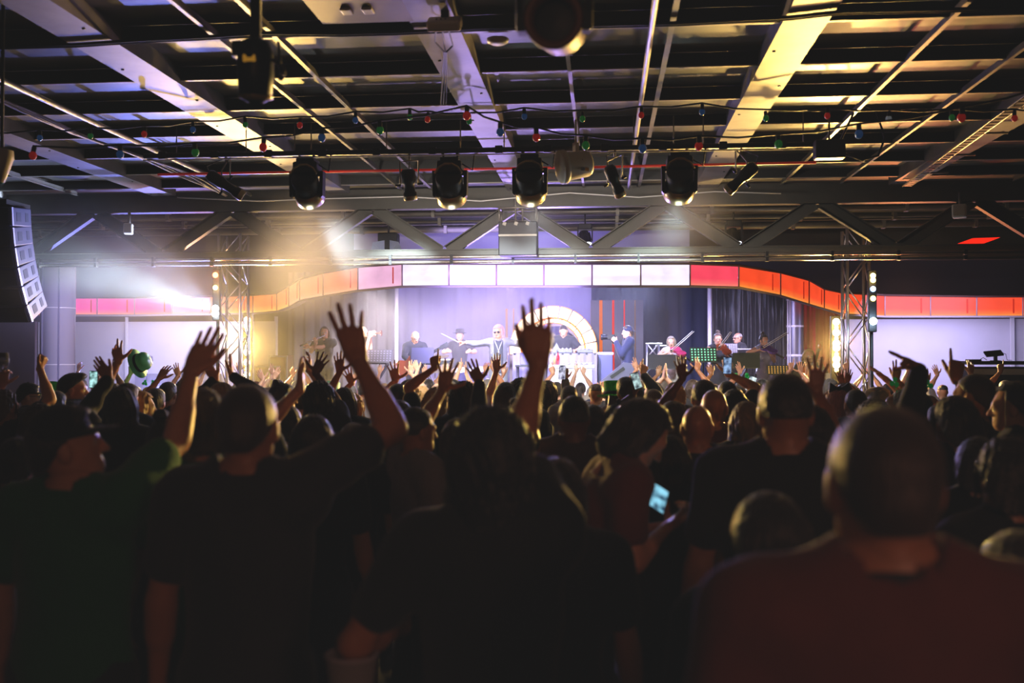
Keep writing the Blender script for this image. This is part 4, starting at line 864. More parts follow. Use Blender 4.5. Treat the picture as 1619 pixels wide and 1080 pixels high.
b = MB(); b.tube([(.09, 0, .1), (.1, .0, -.03)], .006, 6); b.sphere((.1, 0, -.04), .012); b.build('focus_knob', M_black, t)
# festoon bulbs
BC = {k: mat('bulb_'+k, hx(c), .25, emit=hx(c), es=.10, coat=.5) for k, c in dict(r='#e0261c', g='#1f8f3a', b='#2a62a8', w='#b9c4cc').items()}
def festoon(pts, d, r, lab):
    t = empty('festoon_string', P(800, 200, d)); tag(t, lab, 'string lights'); O = Vector(t.location); cab = []
    for i, (px, py, c) in enumerate(pts):
        p = P(px, py, d+.12*math.sin(i*1.7))-O; cab.append(p+Vector((0, 0, .075)))
        if i < len(pts)-1:
            qx, qy, _ = pts[i+1]; q = P((px+qx)/2, (py+qy)/2, d)-O; cab.append(q+Vector((0, 0, .055)))
        b = MB(); b.sphere(p, r, 14, 9, (1, 1, 1.15)); bo = b.build('bulb', BC[c], t); b = MB(); b.lathe([(.6*r, r*.7), (.62*r, 2.3*r), (.3*r, 2.6*r)], 12, tilt((i % 3-1)*.25), p); b.build('socket', M_black, bo)
    b = MB(); b.tube(cab, .008, 6); b.build('cable', M_black, t)
festoon([(-40, 222, 'r'), (63, 218, 'b'), (143, 215, 'g'), (228, 212, 'r'), (305, 205, 'b'), (388, 197, 'g'), (474, 198, 'r'), (562, 190, 'b'), (648, 185, 'g'), (676, 189, 'r'), (742, 192, 'g'), (829, 184, 'b'), (921, 188, 'g'), (1014, 182, 'r'), (1110, 177, 'b'), (1211, 187, 'g'), (1308, 183, 'r'), (1405, 188, 'w'), (1505, 186, 'g'), (1604, 187, 'r'), (1680, 190, 'b')], 8.6, .026, 'string of red, green and blue bulbs across the hall, the higher and farther one')
festoon([(52, 246, 'r'), (190, 244, 'b'), (309, 241, 'g'), (416, 233, 'r'), (509, 218, 'b'), (601, 206, 'g'), (738, 183, 'r'), (791, 209, 'b'), (848, 217, 'r'), (926, 230, 'g'), (1016, 235, 'b'), (1105, 231, 'r'), (1231, 228, 'g'), (1358, 212, 'b'), (1520, 186, 'r'), (1660, 150, 'g')], 7.4, .030, 'string of bigger coloured bulbs sagging across the hall, the nearer one')
# line array loudspeakers at far left
M_arr = mat('array_grey_paint', hx('#3a3852'), .5, noise=.15, nscale=6); t = empty('line_array', P(20, 340, 11.6)); tag(t, 'curved hanging stack of loudspeaker cabinets at the far left', 'loudspeaker array'); O = Vector(t.location)
x1 = P(36, 410, 11.6).x; pos = Vector((x1, 11.5, P(30, 330, 11.6).z)); ang = 0
for k in range(6):
    ang += R(5.2); M = Matrix.Rotation(ang, 3, 'X'); hgt = .225; nxt = pos+M@Vector((0, 0, -hgt-.008)); c = (pos+nxt)/2+M@Vector((0, .05, 0))-O+Vector((-.36, 0, 0))
    b = MB(); b.box(c, (.72, .44, hgt), M, .012); cb = b.build('cabinet', M_arr, t)
    b = MB(); b.box(c+M@Vector((0, -.225, 0)), (.68, .012, hgt*.9), M); b.build('grille', M_black, cb)
    for dy, w in ((-.05, .09), (.12, .06)): b = MB(); b.box(c+M@Vector((.361, dy, 0)), (.004, w, .11), M, .0); b.build('recess_shade_plate', mat('recess_shade', hx('#23223a'), .7), cb)  # flat dark plates; shade of the side holes put into their colour
    b = MB(); b.box(c+M@Vector((.365, -.19, 0)), (.012, .03, hgt), M); b.build('rigging_plate', mat('rig_plate', hx('#b9b4cc'), .4, .4), cb)
    pos = nxt
b = MB(); b.box(Vector((x1-.36, 11.6, P(30, 330, 11.6).z+.05))-O, (.6, .5, .06)); b.tube([Vector((x1-.36, 11.6, P(30, 330, 11.6).z+.05))-O, Vector((x1-.36, 11.6, ZC+.1))-O], .02, 8); b.build('flying_frame', M_black, t)
# dark subwoofer box hanging in front of it
# small lamps glimpsed behind the truss
def moving_lamp(px, py, d, s, lab, M1=None, dirv=(.2, -.3, -.9)):
    t = empty('moving_head_lamp', P(px, py, d)); tag(t, lab, 'stage light'); M = align(dirv)
    b = MB(); b.lathe([(.001, -.13*s), (.07*s, -.12*s), (.095*s, -.03*s), (.085*s, .08*s), (.095*s, .1*s)], 18, M)
    for k in range(8): a = k*math.pi/4; b.box(M@Vector((.09*s*math.cos(a), .09*s*math.sin(a), -.02*s)), (.012, .012, .14*s), M)
    b.build('head', M1 or M_black, t); b = MB(); b.lathe([(.085*s, .095*s), (.001, .09*s)], 18, M); b.build('lens', mat_emit('pale_lens', (.8, .85, 1), 3), t)
    b = MB(); b.box((0, 0, .19*s), (.2*s, .14*s, .09*s), None, .01)
    for sx in (-1, 1): b.box((sx*.11*s, 0, .07*s), (.02*s, .06*s, .22*s))
    b.tube([(0, 0, .2*s), (0, 0, ZC-t.location.z)], .012, 6); b.build('yoke', M_black, t)
moving_lamp(925, 378, 15.4, 1.0, 'dark moving lamp seen through the truss right of the equipment case')
moving_lamp(1160, 376, 15.2, 1.1, 'dark moving lamp seen through the truss right of the middle, under the right round lamp')
t = empty('barn_door_lamp', P(612, 386, 15.0)); tag(t, 'lamp with two pale flaps seen through the truss left of the middle', 'stage light')
b = MB(); b.box((0, .12, .05), (.3, .24, .26), None, .02); b.tube([(0, .1, .1), (0, .1, ZC-t.location.z)], .015, 6); b.build('housing', M_black, t)
for sx in (-1, 1): b = MB(); b.add([(sx*.04, 0, -.14), (sx*.24, -.04, -.10), (sx*.20, -.10, .02), (sx*.04, 0, .06)], [(0, 1, 2, 3)]); b.add([(sx*.04, .006, -.14), (sx*.24, -.034, -.10), (sx*.20, -.094, .02), (sx*.04, .006, .06)], [(0, 1, 2, 3)]); b.build('flap', mat('pale_blue_flap', hx('#aebbe0'), .4, .2), t)
q = P(1548, 380, 15.6); b = MB(); b.prism([(-.32, -.05), (-.1, .03), (.3, .04), (.2, -.0), (.0, -.07), (-.18, -.085)], -.02, .02, None, q); thing('painted_red_light', b, mat('red_painted_glow', hx('#ff2410'), .5, emit=hx('#ff2410'), es=1.2), 'leaf shaped patch of painted red light above the right fascia', 'light')  # red-lit recess; its light is put into the colour as glow
# desk with folded screen at far right
a0 = P(1528, 571, 17.6); t = empty('black_counter', (a0.x+1.5, 17.9, 0)); tag(t, 'long black counter at the far right edge below the lavender wall', 'counter')
b = MB(); b.box((0, 0, a0.z/2-.05), (2.9, .8, a0.z-.1), None, .01); b.build('counter_body', M_black, t); b = MB(); b.box((0, -.02, a0.z-.03), (3.0, .9, .06), None, .01); b.build('counter_top', M_black, t); b = MB(); b.box((0, -.42, a0.z-.18), (2.9, .03, .10)); b.build('front_strip', mat('brown_grey_strip', hx('#6a625c'), .6), t)
ztop = a0.z
q = P(1571, 565, 17.7); t = empty('tilted_monitor', (q.x, 17.7, ztop)); tag(t, 'tilted black screen on a short stand on the black counter', 'monitor')
b = MB(); b.box((0, 0, .13), (.30, .03, .13), tilt(R(-50), R(-8)), .006); b.build('screen', M_black, t); b = MB(); b.box((.03, 0, .05), (.05, .05, .1)); b.box((.03, 0, .006), (.14, .12, .012)); b.build('stand', M_black, t)
b = MB(); b.tube([(.1, 0, .16), (.2, 0, .12), (.22, 0, .02), (.3, 0, .01)], .005, 6); b.build('cable', M_black, t)
q = P(1539, 569, 17.6); b = MB(); b.box((q.x, 17.6, ztop+.015), (.2, .2, .03), None, .005); b.tube([(q.x+.1, 17.6, ztop+.02), (q.x+.16, 17.6, ztop+.06), (q.x+.22, 17.6, ztop+.02)], .006, 6); thing('control_box', b, M_black, 'flat black control box on the left end of the black counter', 'box')
# hooded grey lamp head on a pole, left wall
q = P(232, 566, 19.5); t = empty('stand_lamp', (q.x, 19.5, 0)); tag(t, 'grey hooded lamp head on a thin pole before the left lavender wall', 'lamp'); z = q.z
b = MB(); b.prism([(-.11, -.02), (-.06, .10), (.10, .03), (.11, -.07), (0, -.11)], -.06, .06, None, (0, 0, z)); b.build('lamp_head', mat('slate_grey', hx('#6a6880'), .5), t); b = MB(); b.tube([(-.0, 0, 0), (0, 0, z-.08)], .014, 8); b.tube([(0, 0, .02), (.25, .1, 0)], .012, 6); b.tube([(0, 0, .02), (-.25, .1, 0)], .012, 6); b.tube([(0, 0, .02), (0, -.25, 0)], .012, 6); b.build('stand', M_black, t)
# ------------------------------------------------------------------ on the stage
def onstage(px, d): return Vector((P(px, 560, d).x, d, ZS))
M_alp = mat('stand_black', hx('#1c1c22'), .4, .4)
# glowing arch of curved segments
c = P(875, 553, 20.9); t = empty('light_arch', (c.x, 20.9, ZS+.0)); tag(t, 'glowing white and orange segmented arch behind the disc jockey', 'light arch')
cz = c.z-ZS; Ro, Ri = 68/1574*20.9, 47/1574*20.9
def seg(b, r0, r1, a0, a1, y0, y1):
    n = 5; pl = []; 
    for i in range(n+1): a = a0+(a1-a0)*i/n; pl.append((r1*math.cos(a), cz+r1*math.sin(a)))
    for i in range(n, -1, -1): a = a0+(a1-a0)*i/n; pl.append((r0*math.cos(a), cz+r0*math.sin(a)))
    m = n+1; vs = [(x, y, z) for y in (y0, y1) for x, z in pl]; N = len(pl)
    fs = [(i, i+1, N-2-i, N-1-i) for i in range(n)]+[(N+i, N+N-1-i, N+N-2-i, N+i+1) for i in range(n)]+[(i, N+i, N+(i+1) % N, (i+1) % N) for i in range(N)]
    b.add(vs, fs)
for ring, (r0, r1, n, y) in enumerate(((Ri+.06, Ro, 11, -.08), (Ri-.05, Ri+.02, 12, -.02))):
    for k in range(n):
        a0 = -.12+(math.pi+.24)*k/n+.018; a1 = -.12+(math.pi+.24)*(k+1)/n-.018
        b = MB(); seg(b, r0, r1, a0, a1, y, y+.06); sg = b.build('arch_segment', mat_emit('arch_white', (1, .84, .7), 5) if (k+ring) % 4 else mat_emit('arch_warm', (1, .7, .45), 4), t)
        b = MB(); seg(b, r1-.012, r1+.018, a0, a1, y+.005, y+.07); seg(b, r0-.018, r0+.01, a0, a1, y+.005, y+.07); b.build('orange_edge', mat_emit('arch_orange', (1, .26, .05), 3), sg)
b = MB(); seg(b, Ri-.1, Ro+.03, -.14, math.pi+.14, .03, .09)
for s_ in (-1, 1): b.box((s_*(Ro-.1), .04, cz/2-.02), (.25, .08, cz-.04))
b.build('arch_frame', mat('arch_frame', hx('#5a4a48'), .5), t)
# striped dark banner
q0, q1 = P(934, 475, 21.6), P(1017, 475, 21.6); t = empty('striped_banner', ((q0.x+q1.x)/2, 21.6, ZS)); tag(t, 'dark panel with glowing orange and red vertical stripes beside the arch', 'banner'); wd = q1.x-q0.x; hg = q0.z-ZS
b = MB(); b.box((0, 0, hg/2), (wd, .05, hg)); b.build('panel', mat('charcoal_panel', hx('#2c2630'), .6, noise=.5, nscale=5), t)
for px, w, col in ((950, .07, '#ff7a1e'), (969.5, .05, '#ff3a1e'), (987, .03, '#ff3a3a'), (1004, .025, '#8f6a5a')): b = MB(); b.box((P(px, 500, 21.6).x-t.location.x, -.03, hg/2), (w, .012, hg)); b.build('stripe', mat_emit('stripe_%s' % col, hx(col), .85), t)
for px, w in ((936, .06), (801, .05), (812, .03)):
    q = P(px, 488, 21.7); b = MB(); b.box((q.x, 21.7, ZS+(q.z-ZS)/2), (w, .05, q.z-ZS)); thing('light_strip', b, mat_emit('strip_soft', (1, .5, .28), .6), {936: 'soft orange upright light strip between arch and striped panel', 801: 'soft orange upright light strip left of the arch', 812: 'thin soft orange upright light strip touching the arch left foot'}[px], 'light strip')
# dj desk, cloth, decks
q0, q1 = P(812, 558, 20.0), P(944, 558, 20.0); cx = (q0.x+q1.x)/2; wd = q1.x-q0.x; ht = P(875, 558, 20.0).z-ZS
t = empty('dj_desk', (cx, 20.1, ZS)); tag(t, 'desk with grey lavender pleated cloth front before the arch', 'desk'); b = MB(); b.box((0, 0, ht-.02), (wd, .6, .04)); b.build('desk_top', M_alp, t)
b = MB(); n = 60; vs = []
for j in range(2):
    for i in range(n+1): vs.append((-wd/2+wd*i/n, -.31+.018*math.sin(i*1.1), .01+(ht-.02)*j))
b.add(vs, [(i, i+1, n+2+i, n+1+i) for i in range(n)], True); b.build('cloth', mat('desk_cloth', hx('#7d7a96'), .8), t)
b = MB(); b.box((0, 0, (ht-.1)/2), (wd-.08, .5, ht-.1)); b.build('desk_frame', M_alp, t)
for px, lab in ((840, 'disc deck on the left of the desk'), (893, 'mixing console with knobs in the middle of the desk'), (925, 'disc deck on the right of the desk')):
    q = P(px, 552, 20.0); tt = empty('dj_deck', (q.x, 20.05, ZS+ht)); tag(tt, lab, 'audio deck'); b = MB(); b.box((0, 0, .035), (.32, .34, .07), None, .008); b.build('deck_body', mat('silver_black', hx('#4c4c58'), .35, .5), tt)
    b = MB(); b.lathe([(.001, .085), (.11, .085), (.12, .07)], 24); b.build('jog_wheel', mat('silver_disc', hx('#b5b5c4'), .3, .6), tt)
    for k in range(4): b = MB(); b.lathe([(.012, .07), (.012, .1), (.001, .1)], 10, None, (-.12+.08*k, -.13, 0)); b.build('knob', M_white, tt)
q = P(880, 548, 20.0); b = MB(); b.prism([(-.11, 0), (.0, .20), (.11, 0)], -.03, .03, None, (q.x+.0, 19.95, ZS+ht)); thing('stand_sign', b, mat('silver_black', hx('#4c4c58'), .35), 'small pointed silver stand at the front of the desk', 'stand')
q0 = P(965, 560, 20.3); b = MB(); t = empty('side_table', (P(957, 560, 20.2).x, 20.3, ZS)); tag(t, 'side table under a blue grey cloth right of the desk', 'table'); h2 = q0.z-ZS-.02
b.box((0, 0, h2/2), (.30, .5, h2), None, .02); b.build('cloth', mat('blue_grey_cloth', hx('#5d6084'), .8), t); b = MB(); b.box((0, 0, h2+.03), (.34, .5, .06), None, .02); b.build('folded_sheet', mat('sheet_white', hx('#d4d0e0'), .7), t)
# white bar unit with bottles in front of the desk
q0, q1 = P(868, 577, 18.9), P(940, 577, 18.9); hb = q0.z-ZS; t = empty('white_bar_table', ((q0.x+q1.x)/2, 18.9, ZS)); tag(t, 'white table in front of the desk holding bottles', 'table')
b = MB(); b.box((0, 0, hb-.03), (q1.x-q0.x, .5, .06), None, .01); b.build('table_top', mat('gloss_white', hx('#ece8ee'), .3), t); b = MB(); b.box((0, .02, (hb-.06)/2), (q1.x-q0.x-.1, .42, hb-.06)); b.build('cabinet', mat('gloss_white', hx('#ece8ee'), .3), t)
b = MB(); b.box((0, -.2, .28), (q1.x-q0.x-.06, .03, .1)); b.build('front_rail', mat('silver_disc', hx('#b5b5c4'), .3, .6), t)
for i, (px, col, h, lab) in enumerate(((871, '#d8cfc0', .22, 'pale bottle at the left end of the white table'), (877, '#b87848', .20, 'amber bottle standing second on the white table'), (882.5, '#7a1414', .26, 'dark red bottle with a thin neck on the white table'))):
    q = P(px, 575, 18.9); tt = empty('bottle', (q.x, 18.82, ZS+hb)); tag(tt, lab, 'bottle'); b = MB(); r = .032; b.lathe([(.001, 0), (r, .0), (r, h*.6), (r*.4, h*.75), (r*.4, h*.92)], 16); b.build('glass', mat('bottle_%d' % i, hx(col), .15, coat=.6), tt); b = MB(); b.lathe([(r*.46, h*.9), (r*.46, h), (.001, h)], 12); b.build('bottle_cap', M_black, tt)
for i in range(5):
    q = P(897+i*9, 575, 18.9); b = MB(); b.lathe([(.001, 0), (.045, .0), (.06, .03), (.04, .045), (.001, .045)], 14, None, (q.x, 18.85, ZS+hb)); thing('bowl', b, mat('silver_disc', hx('#b5b5c4'), .3, .6), 'small shiny bowl in the row on the right of the white table', 'bowl', 'row of small bowls on the white table')
# dark rack under left half of the desk front
q0, q1 = P(816, 577, 19.2), P(866, 577, 19.2); hh = q0.z-ZS; t = empty('grey_rack_table', ((q0.x+q1.x)/2, 19.2, ZS)); tag(t, 'grey table with thin legs left of the white table', 'table'); b = MB(); b.box((0, 0, hh-.02), (q1.x-q0.x, .4, .04)); b.build('table_top', M_alp, t)
for sx in (-1, 1):
    for sy in (-1, 1): b = MB(); b.tube([(sx*(q1.x-q0.x)*.45, sy*.17, 0), (sx*(q1.x-q0.x)*.45, sy*.17, hh-.02)], .016, 8); b.build('leg', M_alp, t)
for px, lab in ((833, 'dark amplifier box at the left on the grey table'), (855, 'dark amplifier box at the right on the grey table')): q = P(px, 570, 19.2); b = MB(); b.box((q.x, 19.2, ZS+hh+.12), (.24, .28, .24), None, .01); thing('amplifier_box', b, mat('violet_grey', hx('#55527a'), .6), lab, 'amplifier')
# music stands
def music_stand(px, py, d, w, h, lab, m, yaw=0, holes=True):
    q = P(px, py, d); t = empty('music_stand', (q.x, d, ZS), yaw); tag(t, lab, 'music stand'); z = q.z-ZS; M = tilt(R(-18))
    b = MB(); b.box((0, 0, z), (w, .015, h), M); b.box(Vector((0, -.03, z))+M@Vector((0, 0, -h/2)), (w, .07, .015)); b.mi = 1
    if holes:
        for i in range(8):
            for j in range(5): b.box(Vector((0, 0, z))+M@Vector((-w*.42+w*.12*i, .009, -h*.36+h*.18*j)), (w*.05, .004, h*.08), M); b.box(Vector((0, 0, z))+M@Vector((-w*.42+w*.12*i, -.009, -h*.36+h*.18*j)), (w*.05, .004, h*.08), M)  # solid chips stand for holes, light through them put into the colour
    b.build('desk_plate', m if isinstance(m, list) else [m, mat('hole_light', hx('#a9a6bc'), .6)], t); b = MB(); b.tube([(0, .02, .1), (0, .02, z)], .013, 8); b.build('pole', M_alp, t)
    for k in range(3): a = k*2.094+.5; b = MB(); b.tube([(0, .02, .22), (.26*math.cos(a), .26*math.sin(a)+.02, .008)], .009, 6); b.build('leg', M_alp, t)
MG = [mat('stand_green', hx('#1d2c26'), .5), mat('hole_green_glow', hx('#8ff0c0'), .4, emit=hx('#8ff0c0'), es=.7)]  # chips glow to paint green light showing through the holes
music_stand(600, 563, 18.6, .50, .26, 'grey perforated music stand below the trumpet player', mat('stand_grey', hx('#77747c'), .5))
music_stand(668, 562, 18.3, .42, .30, 'dark music stand before the bald guitarist', mat('stand_violet', hx('#3d3b58'), .5), 0, False)
music_stand(1046, 572, 17.7, .50, .26, 'dark solid music stand before the fair violinist', mat('stand_dark', hx('#25233a'), .45), 0, False)
music_stand(1112, 561, 17.9, .48, .27, 'perforated music stand with holes painted green lit', MG, .1)
music_stand(1180, 570, 17.6, .46, .28, 'dark green solid music stand before the violinist in silver', mat('stand_green', hx('#1d2c26'), .5), -.1, False)
music_stand(1232, 585, 17.6, .42, .16, 'low music stand with holes painted glowing amber beside the cellist', [mat('stand_green', hx('#1d2c26'), .5), mat('hole_amber_glow', hx('#f0c060'), .4, emit=hx('#f0c060'), es=.5)])  # amber chips glow to paint light showing through the holes
music_stand(1152, 552, 19.6, .34, .22, 'small perforated music stand behind the green lit one', mat('stand_dark', hx('#25233a'), .45))
# truss podium left of the fair violinist
t = empty('truss_podium', onstage(1032, 18.9)); tag(t, 'short silver truss stand left of the fair violinist', 'truss stand'); h = P(1032, 543, 18.9).z-ZS
for sx in (-1, 1):
    for sy in (-1, 1): b = MB(); b.tube([(sx*.11, sy*.11, 0), (sx*.11, sy*.11, h)], .014, 8); b.build('upright', M_alu, t)
b = MB()
for k in range(5):
    for s_ in (-1, 1): b.tube([(-.11, s_*.11, h*k/5), (.11, s_*.11, h*(k+1)/5)], .008, 6); b.tube([(.11, s_*.11, h*k/5), (-.11, s_*.11, h*(k+1)/5)], .008, 6)
b.box((.02, 0, h), (.3, .26, .02)); b.box((.2, 0, h-.04), (.3, .03, .02)); b.build('lattice', M_alu, t)
# wedge monitor and pale amp
t = empty('wedge_monitor', onstage(976, 18.4)); tag(t, 'dark wedge floor monitor at the cameraman feet', 'speaker'); h = P(975, 572, 18.4).z-ZS
b = MB(); b.box((0, .05, (h-.35)/2), (.5, .5, h-.35)); b.build('plinth', mat('pale_grey', hx('#a9a7b4'), .6), t); b = MB(); b.prism([(-.3, 0), (.3, 0), (.3, .32), (.12, .34)], -.2, .2, None, (0, 0, h-.35)); b.build('cabinet', mat('wedge_grey', hx('#67647c'), .6), t); b = MB(); b.box((.0, -.21, h-.2), (.3, .012, .06), tilt(0, R(-35))); b.build('handle', M_black, t)
t = empty('white_amplifier', onstage(1303, 17.5)); tag(t, 'white amplifier cabinet with grey oval at the right of the cellist', 'amplifier'); h = P(1303, 590, 17.5).z-ZS
b = MB(); b.box((0, 0, h/2), (.34, .35, h), None, .02); b.build('cabinet', mat('warm_white', hx('#e8dcc4'), .5), t); b = MB(); b.sphere((-.06, -.17, h-.18), .12, 18, 10, (.6, .12, 1)); b.build('speaker_cone', mat('slate_grey', hx('#6a6880'), .5), t)
# drum kit behind the singer
t = empty('drum_kit', onstage(742, 20.4)); tag(t, 'dark drum kit with pale hardware behind the singer outstretched arm', 'drum kit')
Md = mat('drum_shell', hx('#3c3a5a'), .3, coat=.4); Mk = mat('drum_skin', hx('#d8d6e0'), .5); Mcy = mat('cymbal', hx('#d9c9a0'), .25, .9)
def drum(c, r, h, M, ): 
    b = MB(); b.lathe([(r, -h/2), (r, h/2)], 26, M, c); d = b.build('drum', Md, t); b = MB(); b.lathe([(r, h/2), (.001, h/2+.004)], 26, M, c); b.lathe([(r+.008, h/2-.02), (r+.01, h/2+.01), (r-.006, h/2+.01)], 26, M, c); b.build('drum_head', Mk, d)
drum((0, 0, .30), .28, .42, align((0, -1, 0))); drum((-.18, -.05, .78), .15, .2, align((0, -.3, 1))); drum((.18, -.05, .78), .16, .22, align((0, -.3, 1))); drum((.55, .15, .5), .2, .36, align((0, 0, 1))); drum((-.5, .1, .62), .18, .14, align((0, 0, 1)))
for c in ((-.62, 0, 1.15), (.6, .1, 1.2), (-.75, .2, .85)): b = MB(); b.lathe([(.001, .02), (.04, .012), (.2, 0)], 24, align((0, -.25, 1)), c); cy = b.build('cymbal', Mcy, t); b = MB(); b.tube([c, (c[0], c[1], .01)], .012, 6); b.build('cymbal_stand', M_alu, cy)
# stepped cases at the left
for px, py, w, lab in ((445, 562, .34, 'tan equipment case stacked left of the flute player, right one'), (428, 578, .5, 'tan low equipment case at the left stage edge')):
    q = P(px, py, 18.6); t = empty('flight_case', (q.x, 18.6, ZS)); tag(t, lab, 'case'); h = q.z-ZS; b = MB(); b.box((0, 0, h/2), (w, .4, h), None, .015); b.build('case_body', mat('tan_case', hx('#8a6a4a'), .6, noise=.2, nscale=8), t); b = MB()
    for sx in (-1, 1): b.box((sx*w*.49, -.2, h/2), (.03, .02, h))
    b.box((0, -.2, h-.02), (w, .02, .03)); b.build('metal_edge', M_alu, t)
# keyboard stands with keyboards: left and right
def keyboard(px, py, d, w, lab, yaw=0):
    q = P(px, py, d); t = empty('keyboard', (q.x, d, ZS), yaw); tag(t, lab, 'keyboard'); z = q.z-ZS; b = MB(); b.box((0, 0, z), (w, .3, .09), None, .012); b.build('keyboard_body', M_alp, t); b = MB()
    for k in range(22): b.box((-w*.46+k*w*.042, .08, z+.05), (w*.036, .13, .02))
    b.build('white_keys', mat('key_white', hx('#e8e6ee'), .35), t); b = MB()
    for s_ in (-1, 1): b.tube([(-.3*s_, -.05, .02), (.3*s_, -.05, z-.05)], .018, 8); b.tube([(-.3*s_, .12, .02), (.3*s_, .12, z-.05)], .018, 8)
    b.build('stand', M_alp, t)
keyboard(1166, 556, 20.0, .7, 'keyboard played by the man in glasses behind the violinists')
keyboard(588, 572, 18.9, .62, 'keyboard with white keys beside the grey music stand')
keyboard(690, 573, 19.3, .6, 'keyboard standing behind the guitarist music stand')
# ------------------------------------------------------------------ figures placed by where they stand
CL = {k: mat('cloth_'+k, hx(c), .85, noise=.18, nscale=25, bump=.25, bscale=45, sheen=.15) for k, c in dict(black='#17171a', charcoal='#2b2b30', navy='#1c2340', white='#c9c4bc', grey='#77757a', red='#8a1f24', maroon='#6e3026',
      olive='#474a30', green='#12762f', dkgreen='#12702c', brown='#4a3324', denim='#33456a', lightdenim='#8a94ad', pink='#b0406a', cream='#b8a88c', teal='#1f6a6a', lilac='#9a8ab8', silver='#b9b7c0').items()}
CL['sequin'] = mat('silver_sequin', hx('#c4c2cc'), .22, .8, noise=.5, nscale=160, bump=.8, bscale=260)
CL['hawaii'] = mat('floral_print', hx('#b8a79a'), .8, noise=.75, nscale=14)
CL['hawaii2'] = mat('dark_floral_print', hx('#8a6a5a'), .8, noise=.85, nscale=20)
DARKT = [CL['black'], CL['charcoal'], CL['denim']]
def wdir(ang, lean=0.0): a = R(ang); return RT*math.sin(a)+UP*math.cos(a)+FW*lean
PALM = dict(f=FW, b=-FW, l=-RT, r=RT, d=-UP, u=UP)
MISS = []
def arm_spec(base, s, yaw, A, d):
    """A = (wrist px, wrist py, forward offset, hand, finger angle, lean, palm, elbow pole)"""
    if A is None: return None
    if isinstance(A, dict): return A
    wx, wy, dd, hand, ang = A[:5]; lean = A[5] if len(A) > 5 else .15; palm = PALM[A[6] if len(A) > 6 else 'f']
    inv = Matrix.Rotation(-yaw, 3, 'Z'); loc = inv@(P(wx, wy, d+dd)-base)/s
    D = dict(w=loc, f=inv@wdir(ang, lean), p=inv@palm, hand=hand)
    if len(A) > 7: D['e'] = inv@Vector(A[7])
    return D
def figure(label, px, py, d, z0=0.0, yaw=0.0, L=None, Rr=None, top=1.75, hgt=None, **kw):
    p = P(px, py, d); s = (p.z-z0)/top if hgt is None else hgt
    hd = kw.get('head', (0, 0, 0))
    base = Vector((p.x, d, z0 if hgt is None else p.z-hgt*top))
    if kw.get('lean'): base = base-Matrix.Rotation(yaw, 3, 'Z')@Vector((0, .55*math.sin(kw['lean'])*s, 0))
    aL, aR = arm_spec(base, s, yaw, L, d), arm_spec(base, s, yaw, Rr, d)
    for A, sx in ((aL, -1), (aR, 1)):
        if A is not None and isinstance(A['w'], Vector):
            r = (A['w']-Vector((sx*.155*kw.get('w', 1), 0, 1.48))).length
            if r > .57: MISS.append((label[:40], 'LR'[sx > 0], round(r, 2)))
    if not .84 < s < 1.12: MISS.append((label[:40], 'height', round(s*1.75, 2)))
    return person(label, base, s, yaw, armL=aL, armR=aR, **kw)
def put(name, mb, m, label, cat): return thing(name, mb, m, label, cat)
M_wood = mat('violin_wood', hx('#8a3a1c'), .25, coat=.5)
def violin(p0, p1, d0, d1, mtl, lab, s=1.0, nm='violin'):
    a, c = P(*p0, d0), P(*p1, d1); ax = (c-a).normalized(); t = empty(nm, a); tag(t, lab, nm); M = align(ax, (0, -.5, 1)); L = .36*s
    pr = [(0, .0), (.07, .01), (.10, .06), (.085, .12), (.06, .17), (.062, .2), (.08, .26), (.072, .33), (.03, .36), (0, .36)]
    poly = [(x*s, z*s) for x, z in pr]+[(-x*s, z*s) for x, z in reversed(pr[1:-1])]
    b = MB(); b.prism(poly, -.02*s, .02*s, M); b.build('sound_box', mtl, t); b = MB(); b.box(M@Vector((0, -.026*s, .40*s)), (.026*s, .02*s, .36*s), M); b.box(M@Vector((0, -.03*s, .22*s)), (.03*s, .015*s, .2*s), M); b.build('neck', M_black, t)
    b = MB(); b.sphere(M@Vector((0, -.02*s, .60*s)), .022*s, 10, 8, (1, 1.2, 1.4)); b.build('scroll', mtl, t); b = MB(); b.box(M@Vector((0, -.035*s, .13*s)), (.05*s, .03*s, .008*s), M); b.build('bridge', mat('bridge_pale', hx('#d8b888'), .5), t); return t
def bow(p0, p1, d0, d1, lab):
    a, c = P(*p0, d0), P(*p1, d1); t = empty('violin_bow', a); tag(t, lab, 'bow'); v = c-a; up = v.cross(FW).normalized()*.025
    b = MB(); b.tube([(0, 0, 0), v*.5-up*.2, v], .006, 6); b.build('stick', mat('bow_stick', hx('#d8c8b8'), .3), t); b = MB(); b.tube([v*.04+up, v*.97+up], .005, 4); b.build('bow_hair', mat('bow_hair', hx('#f0ece8'), .4), t); b = MB(); b.box(v*.05+up*.5, (.03, .02, .03)); b.build('frog', M_black, t); return t
PI = math.pi
